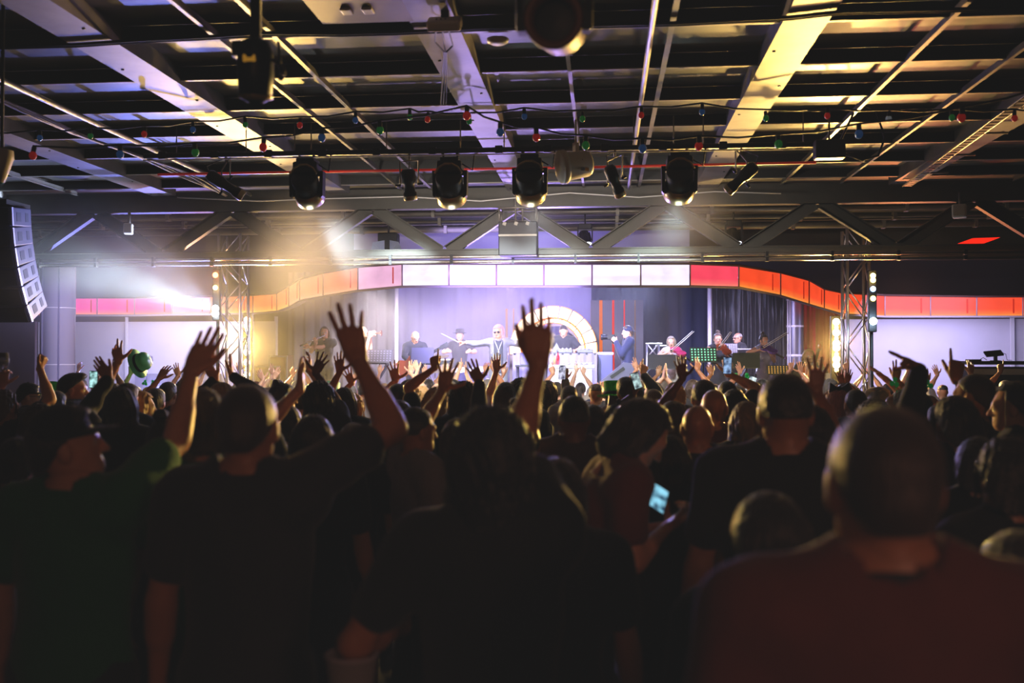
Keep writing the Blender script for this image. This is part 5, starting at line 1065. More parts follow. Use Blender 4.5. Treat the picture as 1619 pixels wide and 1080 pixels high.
# singer / conductor
def waistcoat(hc, o):
    S = SDF((-.25, -.05, .8), (.25, .3, 1.55), .015); torso(S, 1.0, .034, False); S.clip(lambda X, Y, Z: np.maximum(np.maximum(np.abs(X)-.085, .86-Z), np.maximum(Z-1.45+np.abs(X)*-.4, .03-Y))); v, f = S.nets(); link_mesh('waistcoat', mesh_np('waistcoat', v, f, [mat('slate_waistcoat', hx('#4a4a58'), .6)]), o)
    b = MB(); b.tube([(-.07, .10, 1.46), (-.03, .165, 1.36), (0, .172, 1.27), (.03, .165, 1.36), (.07, .10, 1.46)], .010, 6); b.sphere((0, .175, 1.25), .02); b.build('medal_ribbon', mat('pale_ribbon', hx('#d8c8d8'), .5), o)
figure('person in silver sequin jacket and dark glasses conducting with arms spread wide', 788, 514.5, 18.0, ZS, PI+.12, L=(838, 542, -.02, 'relaxed', 100, 0, 'f', (0, 1, -.2)), Rr=(736, 542, -.05, 'point', -80, -.1, 'd', (0, 1, -.2)), hair=('mop', 'pink'), shirt=('long', CL['sequin']), trouser=CL['grey'], extra=[waistcoat, SUNG], head=(-.35, 0, 0), fem=False)
b = MB(); a = P(724, 541, 17.93); c = P(698, 527.5, 17.8); b.tube([a, c], [.011, .004], 6); b.sphere(a, .018); put('conducting_baton', b, mat('baton_white', hx('#f4f0f4'), .4), 'white baton in the right hand of the conducting singer', 'baton')
figure('bald person in grey jacket bending over a guitar left of the singer', 656, 522, 18.9, ZS, PI+.25, L=(668, 566, -.3, 'relaxed', 200), Rr=(648, 571, -.35, 'relaxed', 120, 0, 'b'), hair=None, shirt=('long', CL['charcoal']), trouser=CL['charcoal'], extra=[SPEC], head=(.3, -.35, 0), lean=.12)
a, c = P(642, 580, 18.45), P(678, 560, 18.5); t = empty('electric_guitar', a); tag(t, 'brown electric guitar slung low on the bald person left of the singer', 'guitar'); M = align(c-a, (0, -1, .2)); b = MB(); b.prism([(0, -.18), (.14, -.15), (.17, -.05), (.10, .05), (.15, .16), (.06, .13), (-.06, .13), (-.15, .19), (-.10, .05), (-.17, -.06), (-.13, -.16)], -.022, .022, Matrix((M.col[1], M.col[0], M.col[2])).transposed() if False else M); b.build('guitar_body', M_wood, t); b = MB(); b.box(M@Vector((0, -.02, .45)), (.05, .025, .62), M); b.box(M@Vector((0, -.02, .82)), (.08, .02, .15), M); b.build('neck', M_black, t)
figure('long haired person in dark top playing a silver flute at the left of the stage', 513, 516, 18.8, ZS, PI+.1, fem=True, L=(489, 549, -.35, 'grip', -60, 0, 'b', (1, 0, -1)), Rr=(500, 543, -.38, 'grip', -20, 0, 'b', (-.6, 0, -1)), hair=('straight', 'brown'), shirt=('tee', CL['charcoal']), trouser=CL['black'], head=(.15, .0, 0))
b = MB(); b.tube([P(514, 530, 18.5), P(474, 547, 18.3)], .014, 8); 
for k in range(9): q = P(510-k*3.6, 531.8+k*1.52, 18.49-.02*k); b.sphere(q+Vector((0, -.008, .012)), .014, 8, 5)
put('flute', b, mat('flute_silver', hx('#dcd8dc'), .2, .9), 'silver flute held sideways by the long haired player', 'flute')
figure('fair person in dark clothes blowing a trumpet behind the grey music stand', 574, 515, 20.0, ZS, -PI/2-.35, L=(586, 532, -.1, 'grip', 60, 0, 'l', (0, 0, -1)), Rr=(584, 533, -.25, 'grip', 40, 0, 'f', (0, -.3, -1)), hair=('receding', 'brown'), shirt=('tee', CL['black']), trouser=CL['black'])
t = empty('trumpet', P(579, 527, 19.8)); tag(t, 'gold trumpet pointing right in the hands of the trumpet player', 'trumpet'); O = P(579, 527, 19.8); b = MB(); b.tube([(0, 0, 0), (.12, -.02, 0), (.26, -.04, 0)], .009, 8); b.tube([(.06, -.02, 0), (.07, -.02, -.06), (.2, -.03, -.06), (.21, -.03, 0)], .008, 8); b.build('tubing', mat('trumpet_gold', hx('#e0a890'), .2, .9), t); b = MB(); b.lathe([(.009, 0), (.014, .06), (.03, .1), (.062, .125), (.06, .127), (.02, .1)], 20, align((1, -.15, 0)), (.2, -.035, 0)); b.build('bell', mat('trumpet_gold', hx('#e0a890'), .2, .9), t)
for k in range(3): b = MB(); b.tube([(.10+.03*k, -.025, -.07), (.10+.03*k, -.025, .05)], .010, 8); b.build('valve', M_alu, t)
def blackhat(b): b.lathe([(.09, .14), (.155, .135), (.157, .142), (.1, .15), (.098, .2), (.085, .235), (.0001, .225)], 26, None, (0, -.01, 0))
figure('person in dark hat and shirt seated at the drums behind the singer', 727, 521, 21.4, ZS, PI, L=(738, 557, -.35, 'fist', 60), Rr=(712, 556, -.35, 'fist', -60), hair=('short', 'dark'), shirt=('tee', CL['charcoal']), trouser=CL['black'], extra=[worn('bh', 'brimmed_hat', blackhat, [CL['charcoal']])])
figure('person in dark shirt looking down behind the desk inside the glowing arch', 891, 512, 20.55, ZS, PI, L=(907, 553, -.32, 'relaxed', 150, 0, 'd'), Rr=(876, 553, -.32, 'relaxed', 210, 0, 'd'), hair=('fade', 'dark'), shirt=('tee', CL['charcoal']), trouser=CL['black'], head=(0, -.42, 0), lean=.1)
figure('person in navy sweatshirt and backwards cap filming toward the left on stage', 992, 515, 19.2, ZS, PI/2+.25, L=(974, 541, -.1, 'grip', -40, 0, 'f', (0, 0, -1)), Rr=(976, 545, .12, 'grip', -50, 0, 'b', (0, 0, -1)), hair=('short', 'brown'), shirt=('hood', CL['navy']), trouser=CL['lightdenim'], extra=[cap('navycap', CL['navy'], True)])
t = empty('camera_rig', P(966, 533, 19.15)); tag(t, 'black camera on a grip held out by the person in the navy sweatshirt', 'camera'); b = MB(); b.box((0, 0, 0), (.14, .1, .1), None, .012); b.build('camera_body', M_black, t); b = MB(); b.lathe([(.05, .0), (.05, .09), (.058, .1), (.058, .13), (.04, .135), (.001, .12)], 18, align((-1, 0, 0)), (-.06, 0, 0)); b.build('lens', M_alp, t); b = MB(); b.tube([(.0, 0, -.04), (.06, 0, -.12)], .018, 8); b.box((.09, .0, .04), (.05, .02, .09), tilt(0, .4)); b.build('grip', M_black, t)
figure('fair violinist in white floral top standing behind the solid music stand', 1062, 531.5, 18.6, ZS, PI+.15, fem=True, L=(1079, 563, -.28, 'grip', -10, 0, 'b', (.3, 0, -1)), Rr=(1056, 558, -.32, 'grip', 60, 0, 'b', (-1, 0, -.5)), hair=('wavy', 'ash'), shirt=('vest', CL['hawaii']), trouser=CL['white'], head=(-.25, -.1, .1))
violin((1064, 550), (1083, 563), 18.4, 18.1, mat('violin_pink', hx('#b8325a'), .25, coat=.5), 'pinkish red violin under the chin of the fair violinist')
bow((1060, 557), (1097.5, 524), 18.2, 18.1, 'long pale bow of the fair violinist')
figure('violinist in black dress with tied back hair beside the pale drape pole', 1135, 526.5, 19.0, ZS, PI+.1, fem=True, L=(1148, 560, -.3, 'grip', -10, 0, 'b', (.3, 0, -1)), Rr=(1138, 551, -.3, 'grip', 40, 0, 'b', (-1, 0, -.5)), hair=('bun', 'brown'), shirt=('dress', CL['black']), trouser=CL['black'], head=(-.2, -.08, 0))
violin((1137, 545), (1151, 558), 18.75, 18.5, M_wood, 'brown violin of the violinist in the black dress')
bow((1137, 551), (1157, 525), 18.5, 18.4, 'bow of the violinist in the black dress')
figure('grey haired person in dark glasses and dark suit at the keyboard between two violinists', 1166, 525.5, 20.6, ZS, PI/2+.5, L=(1162, 552, -.3, 'relaxed', 220), Rr=(1156, 553, .0, 'relaxed', 220), hair=('receding', 'white'), shirt=('long', CL['charcoal']), trouser=CL['black'], extra=[SUNG], w=1.08)
figure('dark haired violinist in silver dress in front of the black satin drape', 1208, 528.5, 18.5, ZS, PI+.2, fem=True, L=(1219, 562, -.3, 'grip', 0, 0, 'b', (.3, 0, -1)), Rr=(1201, 553, -.32, 'grip', 70, 0, 'b', (-1, 0, -.3)), hair=('bun', 'dark'), shirt=('dress', CL['sequin']), trouser=CL['black'], head=(.25, -.15, .1))
violin((1206, 548), (1225, 557), 18.25, 18.0, mat('violin_violet', hx('#5a3a8a'), .25, coat=.5), 'violet violin of the violinist in the silver dress')
bow((1204, 552), (1246.5, 526.5), 18.0, 18.0, 'long bow of the violinist in the silver dress')
p = P(1279, 551.5, 17.9); ch = 1.02
figure('blond person in black playing a cello seated at the right of the stage', 1279, 551.5, 17.9, hgt=ch, top=1.75, yaw=PI-.05, sit=True, fem=True, L=(1296, 577, -.25, 'grip', 20, 0, 'b', (.6, 0, -1)), Rr=(1271, 596, -.42, 'fist', 60, 0, 'b', (-1, 0, -.5)), hair=('wavy', 'blond'), shirt=('long', CL['black']), trouser=CL['black'], head=(.1, 0, 0))
fz = p.z-ch*1.75+.42*ch                                     # height of the seated feet
t = empty('cello', P(1279, 606, 17.45)); tag(t, 'orange brown cello leaning on the seated blond player', 'cello'); M = align(P(1293, 562, 17.62)-P(1279, 606, 17.45), (0, -1, .2)); O = Vector((0, 0, 0)); s = 1.95
b = MB(); pr = [(0, -.0), (.09, .01), (.12, .07), (.10, .13), (.07, .18), (.072, .21), (.095, .27), (.085, .34), (.03, .37), (0, .37)]; poly = [(x*s, z*s-.42) for x, z in pr]+[(-x*s, z*s-.42) for x, z in reversed(pr[1:-1])]; b.prism(poly, -.06, .06, M); b.build('sound_box', mat('cello_orange', hx('#b8501c'), .25, coat=.5), t)
b = MB(); b.box(M@Vector((0, -.08, .45)), (.04, .03, .5), M); b.build('neck', M_black, t); b = MB(); b.sphere(M@Vector((0, -.08, .74)), .035, 10, 8, (1, 1.2, 1.6)); b.build('scroll', mat('cello_orange', hx('#b8501c'), .25, coat=.5), t); b = MB(); b.tube([M@Vector((0, 0, -.42)), M@Vector((0, 0, -.60))], .008, 6); b.build('end_pin', M_alu, t)
seat = p.z-ch*1.75+ .83*ch; t = empty('stage_chair', (p.x, 17.98, ZS)); tag(t, 'black chair under the seated cello player', 'chair'); hz = max(.3, seat-ZS-.02)
b = MB(); b.box((0, -.08, hz-.02), (.42, .42, .04), None, .01); b.build('seat', M_black, t); b = MB(); b.box((0, .16, hz+.36), (.40, .03, .3), None, .01); b.build('backrest', M_black, t)
for sx in (-1, 1):
    for sy in (-.27, .13): b = MB(); b.tube([(sx*.18, sy, 0), (sx*.18, sy, hz-.02 if sy < 0 else hz+.4)], .012, 8); b.build('leg', M_alp, t)
# ------------------------------------------------------------------ the audience
rc = random.Random(5)
def C(px, py, d, label, fem=0, hair=('short', 'dark'), sh=('tee', 'black'), L=None, Rr=None, yaw=None, extra=None, **kw):
    yaw = rc.uniform(-.15, .15) if yaw is None else yaw
    top = kw.pop('top', 1.75); near = d < 5
    return figure(label, px, py, d, 0, yaw, L, Rr, top, fem=bool(fem), hair=hair, shirt=(sh[0], CL[sh[1]]), trouser=rc.choice(DARKT), extra=extra, fine=near, vox=.012 if near else (.015 if d < 9 else .019), skin=kw.pop('skin', rc.choice(['fair', 'fair', 'tan', 'olive', 'pale'])), **kw)
# nearest backs
C(1395, 628, 1.58, 'person nearest the camera at right, cropped hair and rust red t shirt seen from behind', hair=('buzz', 'brown'), sh=('tee', 'maroon'), w=1.14, yaw=.03, skin='tan', extra=[choker('collar', CL['charcoal'], 1.47, .062)])
C(1241, 586, 3.3, 'tall broad person in black t shirt with short hair right of centre', hair=('fade', 'dark'), w=1.16, yaw=.0, skin='tan', sh=('tee', 'black'))
C(1212, 776, 2.3, 'long haired person lower down before the rust red shirt', 1, ('straight', 'dark'), yaw=.2)
C(394, 601, 2.75, 'person with cropped hair and visible ears raising a big open hand, left of centre', hair=('buzz', 'brown'), sh=('tee', 'charcoal'), Rr=(566, 570, .27, 'four', -16, .05, 'f', (1, .1, -.35)), w=1.06, yaw=0, skin='tan')
C(120, 640, 2.9, 'person in dark green shirt at lower left with one arm stretched up to the right', hair=('short', 'dark'), sh=('tee', 'dkgreen'), Rr=(302, 590, .34, 'flat', 24, .3, 'b', (.25, .3, -1)), w=1.15, yaw=-.15, head=(-1.0, .25, 0), extra=[cap('blackcap', CL['black'])])
C(318, 612, 3.4, 'dark haired person in green top behind the raised arm at lower left', 1, ('long', 'dark'), ('tee', 'dkgreen'), yaw=.3)
C(777, 652, 2.4, 'dark haired person in black with one long arm straight up at centre', 0, ('mop', 'black'), ('tee', 'black'), Rr=(851, 576, .30, 'mitt', -2, .1, 'f', (-.75, .8, -.1)), L=dict(w=Vector((-.27, .22, 1.16)), f=Vector((-.1, .6, .25)), p=Vector((.8, .0, .2)), hand='grip', e=Vector((-.5, -1, -.3))), yaw=.0, skin='tan')
C(660, 641, 4.6, 'person in pale t shirt turned to the right with a short back and sides', 0, ('fade', 'dark'), ('tee', 'grey'), yaw=-.9, L=(716, 590, .6, 'spread', 12, .1, 'f'))
C(990, 654, 3.7, 'person in pinkish shirt bending over a lit phone right of centre', 1, ('bob', 'dark'), ('tee', 'maroon'), yaw=-1.3, lean=.30, head=(0, -.35, 0), Rr=(1026, 812, -.08, 'grip', 35, .1, 'u', (.0, -.6, -.8)), L=(1030, 806, .10, 'grip', 30, .1, 'u', (-.2, -.6, -.8)), top=1.66)
C(497, 655, 4.2, 'long dark haired person with a hand held up behind the cropped hair person', 1, ('straight', 'dark'), ('tee', 'black'), L=(474, 615, .15, 'flat', -3, .5, 'r', (-.6, 0, -.6)), yaw=.0)
C(878, 722, 2.9, 'long haired person in black low behind the straight raised arm', 1, ('straight', 'black'), ('tee', 'black'), yaw=.1)
C(1592, 690, 3.0, 'long haired person in black at the right edge', 1, ('wavy', 'dark'), ('long', 'black'), yaw=.2)
C(1612, 838, 1.9, 'long haired person low at the bottom right edge', 1, ('long', 'dark'), ('tee', 'black'), yaw=0)
C(1537, 588, 5.4, 'bearded person with cropped hair in profile pointing up at the right', 0, ('buzz', 'brown'), ('tee', 'charcoal'), yaw=.95, Rr=(1512, 600, .35, 'point', 3, .05, 'f', (.5, 0, -.6)), skin='tan', extra=[BEARD])
C(1600, 603, 5.0, 'dark haired person at the right edge looking left', 1, ('long', 'black'), ('long', 'black'), yaw=1.2, skin='pale')
C(1506, 625, 4.6, 'dark sleeved person stretching a pointing arm up to the left at the right', 1, ('long', 'dark'), ('long', 'black'), yaw=.35, L=(1455, 582, .25, 'two', -58, .1, 'd', (-.3, 0, -.8)))
# left side
C(8, 616, 6.2, 'brown haired person at the left edge with bare arm and fist up', 1, ('wavy', 'chestnut'), ('tee', 'black'), Rr=(63, 583, .2, 'thumb', 25, .1, 'l', (.6, 0, -.7)), L=(3, 610, .1, 'grip', 5, .1, 'f', (-.6, 0, -.6)), yaw=-.3)
C(47, 606, 8.6, 'person in a dark cap and glasses looking right at the left edge', 0, ('short', 'dark'), ('tee', 'charcoal'), yaw=-1.2, extra=[cap('blackcap', CL['black']), SPEC], skin='pale')
C(66, 638, 5.4, 'person with long brown hair streaked light by the left edge', 1, ('wavy', 'brown'), ('long', 'black'), yaw=-.4)
C(80, 604, 9.6, 'person wearing a green felt leprechaun hat at far left', 1, ('long', 'ash'), ('tee', 'green'), extra=[HAT_LEP], top=1.84)
C(96, 622, 7.6, 'grey blond person behind the dark haired profile at left', 1, ('bob', 'ash'), ('tee', 'charcoal'))
C(117, 590, 7.4, 'dark haired person in profile filming at the left of the crowd', 0, ('quiff', 'dark'), ('tee', 'black'), yaw=-1.25, skin='fair', Rr=(150, 617, .35, 'grip', 5, .1, 'f'))
C(86, 618, 6.6, 'low dark haired person before the profile man at left', 0, ('short', 'black'), ('tee', 'black'))
C(193, 613, 5.6, 'dark haired person behind the raised green arm with a sleeved hand up', 1, ('bob', 'dark'), ('long', 'black'), L=(172, 598, .25, 'flat', -38, .1, 'f', (-.6, 0, -.6)))
C(201, 606, 7.0, 'bare armed person with index finger and thumb up before the left wall', 0, ('short', 'brown'), ('tee', 'navy'), L=(187, 572, .2, 'lazy', -8, 0, 'f'))
C(180, 606, 9.2, 'fair person with one pale hand up at the left wall', 1, ('long', 'ash'), ('tee', 'grey'), Rr=(180, 584, .3, 'flat', 0, .1, 'f'), skin='pale')
C(226, 619, 7.2, 'blond person in profile beside the dark cap at left', 1, ('bob', 'blond'), ('tee', 'black'), yaw=-1.0, skin='pale')
C(246, 614, 7.8, 'dark haired person low beneath the left raised arm', 0, ('short', 'dark'), ('tee', 'charcoal'))
C(213, 610, 10.5, 'fair person holding up a shiny green hat at left', 1, ('straight', 'ash'), ('tee', 'lilac'), L=(207, 590, .25, 'grip', 3, .1, 'f'), skin='pale')
C(236, 612, 11.5, 'person in a green shamrock headband before the left wall', 1, ('wavy', 'blond'), ('tee', 'green'), extra=[SHAM])
C(266, 604, 9.0, 'brown haired person with one thin arm up beside the left raised arm', 0, ('short', 'brown'), ('tee', 'navy'), L=(252, 598, .25, 'relaxed', 35, 0, 'f'))
C(292, 600, 10.5, 'pale haired person half hidden by the left raised arm', 1, ('bob', 'ash'), ('tee', 'grey'), L=(282, 594, .3, 'open', -20, .1, 'f'))
C(352, 604, 6.8, 'pale haired person with crossed raised wrists near the left tower', 1, ('long', 'blond'), ('long', 'charcoal'), L=(341, 600, .2, 'relaxed', -35, .1, 'f'), Rr=(366, 594, .2, 'flat', -4, .2, 'l'), skin='fair')
C(424, 612, 11.0, 'fair person raising two thin arms in a wide V before the yellow lamps', 1, ('straight', 'brown'), ('vest', 'black'), L=(416, 601, .3, 'open', -28, .1, 'f'), Rr=(433, 598, .3, 'flat', 28, .1, 'f'), skin='pale')
C(449, 605, 7.4, 'dark haired person in sunglasses pushed up, left of the raised hands', 1, ('halfup', 'dark'), ('tee', 'black'), yaw=-1.0, extra=[SUNG])
C(506, 607, 6.6, 'person with round dark curly hair among the raised hands left of centre', 1, ('curly', 'black'), ('tee', 'charcoal'), Rr=(499, 590, .25, 'spread', 24, .05, 'f', (.5, 0, -.6)), skin='brown')
C(480, 612, 8.0, 'brown haired person with a half closed hand up left of centre', 0, ('short', 'brown'), ('tee', 'navy'), Rr=(488, 585, .2, 'relaxed', 8, .2, 'l'))
C(520, 604, 8.6, 'person wearing a pale shiny green hat left of centre', 1, ('long', 'ash'), ('tee', 'cream'), extra=[worn('lep2', 'shiny_hat', _lep, [mat('pale_mint_glow', hx('#9ff0d0'), .3, emit=hx('#9ff0d0'), es=.08), BLACKP, GOLD])], top=1.84)  # hat satin brightened by a faint painted glow
C(545, 612, 7.0, 'dark haired person with braceleted arm up beside the big open hand', 1, ('long', 'dark'), ('vest', 'black'), L=(537, 588, .2, 'open', -2, .05, 'f', (-.3, 0, -.6)), extra=[])
C(560, 622, 8.2, 'blond streaked person with fingers spread beside the big raised forearm', 1, ('wavy', 'blond'), ('tee', 'black'), L=(556, 606, .2, 'spread', -22, .1, 'f'))
C(455, 640, 5.6, 'dark haired person low between the cropped head and the raised hand', 1, ('long', 'black'), ('tee', 'black'))
C(560, 668, 5.2, 'long haired person with yellow rim light behind the bent elbow', 1, ('straight', 'brown'), ('tee', 'black'))
# centre
C(629, 607, 7.8, 'dark haired person in a red top below the bald guitarist', 0, ('short', 'black'), ('tee', 'red'), L=(625, 602, .3, 'spread', -8, .1, 'f'))
C(649, 600, 9.4, 'fair bespectacled person in profile right of the red top', 0, ('short', 'brown'), ('tee', 'grey'), yaw=-1.1, extra=[SPEC], skin='pale')
C(632, 634, 6.2, 'person with thin grey rim lit hair behind the pale t shirt', 1, ('bob', 'brown'), ('tee', 'black'))
C(669, 610, 11.0, 'fair person stretching one thin arm straight up before the guitarist', 1, ('straight', 'blond'), ('tee', 'black'), L=(661, 580, .3, 'relaxed', -20, .1, 'f'), skin='pale')
C(690, 612, 7.2, 'long blond haired person between two crossed raised arms', 1, ('wavy', 'blond'), ('tee', 'black'), L=(687, 582, .1, 'point', -1, .05, 'f', (-.7, 0, -.5)))
C(735, 606, 6.8, 'dark haired person right of the crossed arms with fair rim light', 0, ('mop', 'dark'), ('long', 'black'))
C(712, 599, 10.2, 'person in a dark flat cap with white gloved hands up before the drums', 0, ('short', 'grey'), ('tee', 'grey'), extra=[flatcap('darkcap', CL['charcoal'])], L=(706, 597, .3, 'relaxed', 0, .1, 'f'), skin='pale')
C(727, 604, 12.2, 'pale person reaching an arm and finger up to the singer', 1, ('long', 'blond'), ('vest', 'white'), L=(729, 577, .3, 'point', -4, .1, 'f'), Rr=(737, 590, .3, 'flat', 0, .2, 'l'), skin='pale')
C(798, 648, 6.0, 'dark sleeved person reaching a hand up to the left at centre', 0, ('short', 'black'), ('long', 'charcoal'), L=(758, 603, .25, 'open', -24, .1, 'f', (-.4, 0, -.8)))
C(800, 604, 8.4, 'dark haired person with a flat open hand up right before the singer', 1, ('long', 'dark'), ('vest', 'black'), L=(785, 586, .2, 'open', -2, .0, 'f', (-.2, 0, -.8)))
C(825, 604, 8.6, 'dark round haired person at the foot of the long straight arm', 0, ('afro', 'black'), ('tee', 'charcoal'), skin='brown')
C(832, 596, 12.0, 'pale person with head thrown back drinking by the long straight arm', 1, ('long', 'brown'), ('tee', 'lilac'), head=(.6, .7, 0), skin='pale')
C(813, 640, 6.6, 'brown haired person with thin hoop earrings near the long straight arm', 1, ('bun', 'brown'), ('vest', 'black'))
C(866, 604, 10.0, 'mop haired person between the long arm and the raised phone', 0, ('mop', 'brown'), ('tee', 'olive'))
C(900, 610, 9.4, 'person in grey filming with a raised phone before the white table', 0, ('short', 'brown'), ('long', 'grey'), L=(893, 600, .3, 'grip', 0, .1, 'f', (.2, 0, -.8)))
C(908, 623, 5.0, 'person with short dark hair and neat neckline in brown shirt right of the long arm', 0, ('fade', 'black'), ('tee', 'brown'), yaw=0, skin='brown', hgt=.93)
C(939, 640, 6.8, 'long dark haired person with golden tips right of the neat neckline', 1, ('straight', 'dark'), ('tee', 'black'))
C(943, 604, 10.2, 'balding person with head back before the desk', 0, ('receding', 'brown'), ('tee', 'grey'), L=(950, 628, .35, 'open', -6, .1, 'f', (-.5, 0, -.6)), Rr=(957, 627, .35, 'open', 8, .1, 'f'))
C(971, 603, 9.0, 'person under a big bright green felt hat near the cameraman', 0, ('short', 'dark'), ('tee', 'green'), extra=[HAT_LEP], top=1.84)
C(990, 596, 8.4, 'dark short haired person with a colourful flower garland near the green hat', 0, ('short', 'dark'), ('tee', 'hawaii'), extra=[lei([mat('petal_pink', hx('#d83a7a'), .7), mat('petal_yellow', hx('#e0b020'), .7), mat('petal_green', hx('#30a040'), .7)])], yaw=.3)
C(976, 634, 6.8, 'long dark haired person with a black bow below the green hat', 1, ('long', 'black'), ('tee', 'black'), extra=[BOW])
C(1005, 634, 8.2, 'slim dark armed person holding up a tilted phone right of the green hat', 1, ('bob', 'dark'), ('vest', 'black'), L=(1003, 621, .1, 'grip', 3, .05, 'f', (-.3, 0, -1)), skin='brown')
C(1031, 613, 7.8, 'person with cropped sandy hair and printed shirt looking left', 0, ('buzz', 'ash'), ('tee', 'hawaii2'), yaw=.6, skin='fair')
C(1006, 606, 9.8, 'dark sleeved person pointing one finger up under the truss podium', 0, ('short', 'dark'), ('long', 'black'), Rr=(1017, 592, .25, 'point', 10, .0, 'f', (.6, 0, -.6)), skin='tan')
C(1036, 604, 10.4, 'fair person with clasped hands raised left of the blond person', 1, ('wavy', 'brown'), ('vest', 'black'), Rr=(1052, 597, .25, 'flat', 4, .1, 'l'), L=(1049, 598, .28, 'flat', 6, .1, 'r'), skin='pale')
C(1067, 604, 8.6, 'straight blond haired person with a green scarf right of centre', 1, ('straight', 'blond'), ('tee', 'white'), extra=[choker('green_scarf', CL['green'], 1.44, .10)], skin='pale')
C(1085, 640, 6.2, 'dark armed person raising a slim hand left of the two bald heads', 1, ('long', 'dark'), ('vest', 'black'), L=(1079, 598, .1, 'open', -6, .1, 'f', (-.3, 0, -.6)), skin='brown')
C(1044, 640, 6.8, 'reddish wavy haired person left of the long brown streaked hair', 1, ('wavy', 'red'), ('tee', 'black'))
C(1066, 634, 5.4, 'person with long brown hair streaked blond below the raised dark arm', 1, ('long', 'brown'), ('tee', 'black'), yaw=-.3)
C(1113, 598, 6.5, 'short dark haired person behind the two bald heads', 0, ('fade', 'black'), ('tee', 'charcoal'))
C(1128, 612, 5.9, 'bald person, the upper and farther of the two bald heads', 0, None, ('tee', 'maroon'), skin='tan')
C(1102, 637, 4.9, 'bald person, the lower and nearer of the two bald heads', 0, None, ('tee', 'charcoal'), skin='tan')
C(1149, 600, 8.0, 'round headed person with a rim lit ear filming with a high phone', 0, ('buzz', 'dark'), ('tee', 'black'), Rr=(1151, 591, .2, 'grip', 0, .1, 'f', (.8, 0, -.4)))
C(1172, 604, 10.4, 'person in a green shamrock headband right of the bald heads', 1, ('bob', 'dark'), ('tee', 'green'), extra=[SHAM])
C(1196, 606, 8.4, 'red sleeved person holding up a bright phone left of the tall broad person', 1, ('bob', 'ash'), ('long', 'red'), L=(1191, 622, .35, 'grip', -12, .1, 'f'))
C(1180, 636, 5.4, 'ash blond person left of the tall broad shoulders', 1, ('bob', 'ash'), ('tee', 'black'))
C(1160, 615, 7.2, 'dark haired person in black right behind the upper bald head', 1, ('long', 'black'), ('tee', 'black'))
# right side
C(1283, 640, 4.4, 'person hidden behind the tall broad one with five fingers spread up', 1, ('long', 'dark'), ('vest', 'black'), Rr=(1291, 618, .05, 'spread', 2, .0, 'f', (.4, 0, -1)), skin='tan')
C(1322, 614, 7.6, 'person with pinkish blond hair and a black bow near the right tower', 1, ('wavy', 'pink'), ('tee', 'black'), extra=[BOW], skin='pale')
C(1334, 606, 10.0, 'person with small fingers raised behind the black bow', 1, ('long', 'brown'), ('tee', 'black'), L=(1331, 606, .3, 'open', -12, .1, 'f'), Rr=(1339, 605, .3, 'open', 14, .1, 'f'))
C(1352, 613, 7.2, 'short haired round headed person before the right tower', 0, ('buzz', 'brown'), ('tee', 'charcoal'))
C(1388, 612, 8.0, 'person in a pale grey flat cap right of the right tower', 0, ('short', 'grey'), ('tee', 'olive'), extra=[flatcap('palecap', CL['cream'])], Rr=(1401, 600, .2, 'flat', -50, .0, 'd'))
C(1381, 637, 5.8, 'dark curly person just behind the nearest cropped head', 1, ('curly', 'dark'), ('tee', 'black'))
C(1425, 616, 7.6, 'brown haired person in shamrock headband before the right lavender wall', 1, ('long', 'brown'), ('tee', 'green'), extra=[SHAM], Rr=(1417, 600, .3, 'two', 6, .05, 'f'), yaw=.3)
C(1453, 620, 7.4, 'person with wristband and hand up right of the shamrock headband', 1, ('bun', 'dark'), ('vest', 'black'), L=(1450, 606, .2, 'relaxed', 4, .1, 'f'), extra=[SHAM])
C(1468, 625, 8.6, 'fair person in a red top under the long pointing arm', 1, ('straight', 'ash'), ('tee', 'red'), L=(1463, 607, .3, 'flat', 0, .1, 'f'), skin='pale')
C(1485, 640, 6.8, 'person in pale shirt low beneath the long pointing arm', 0, ('short', 'dark'), ('tee', 'white'))
C(1575, 612, 8.0, 'person in bright pink behind the bearded profile', 1, ('bob', 'brown'), ('tee', 'pink'))
C(1440, 648, 5.6, 'long dark haired person right of the nearest cropped head', 1, ('wavy', 'brown'), ('tee', 'black'))
C(1546, 690, 4.0, 'dark haired person in black below the bearded profile', 1, ('long', 'dark'), ('tee', 'black'))
# dark figures filling the lower crowd
C(30, 690, 4.2, 'dark clothed person low at the left edge below the long streaked hair', 1, ('long', 'black'), ('tee', 'black'))
C(262, 662, 4.6, 'dark haired person directly under the stretched left arm', 1, ('bun', 'dark'), ('tee', 'black'))
C(725, 660, 4.6, 'dark haired person between the pale t shirt and the long arm person', 1, ('straight', 'dark'), ('tee', 'charcoal'), yaw=.2)
C(830, 668, 4.8, 'dark clothed person right behind the long straight arm', 0, ('short', 'black'), ('tee', 'black'))
C(1060, 690, 4.4, 'dark clothed person right of the bent phone reader', 1, ('bob', 'black'), ('tee', 'black'))
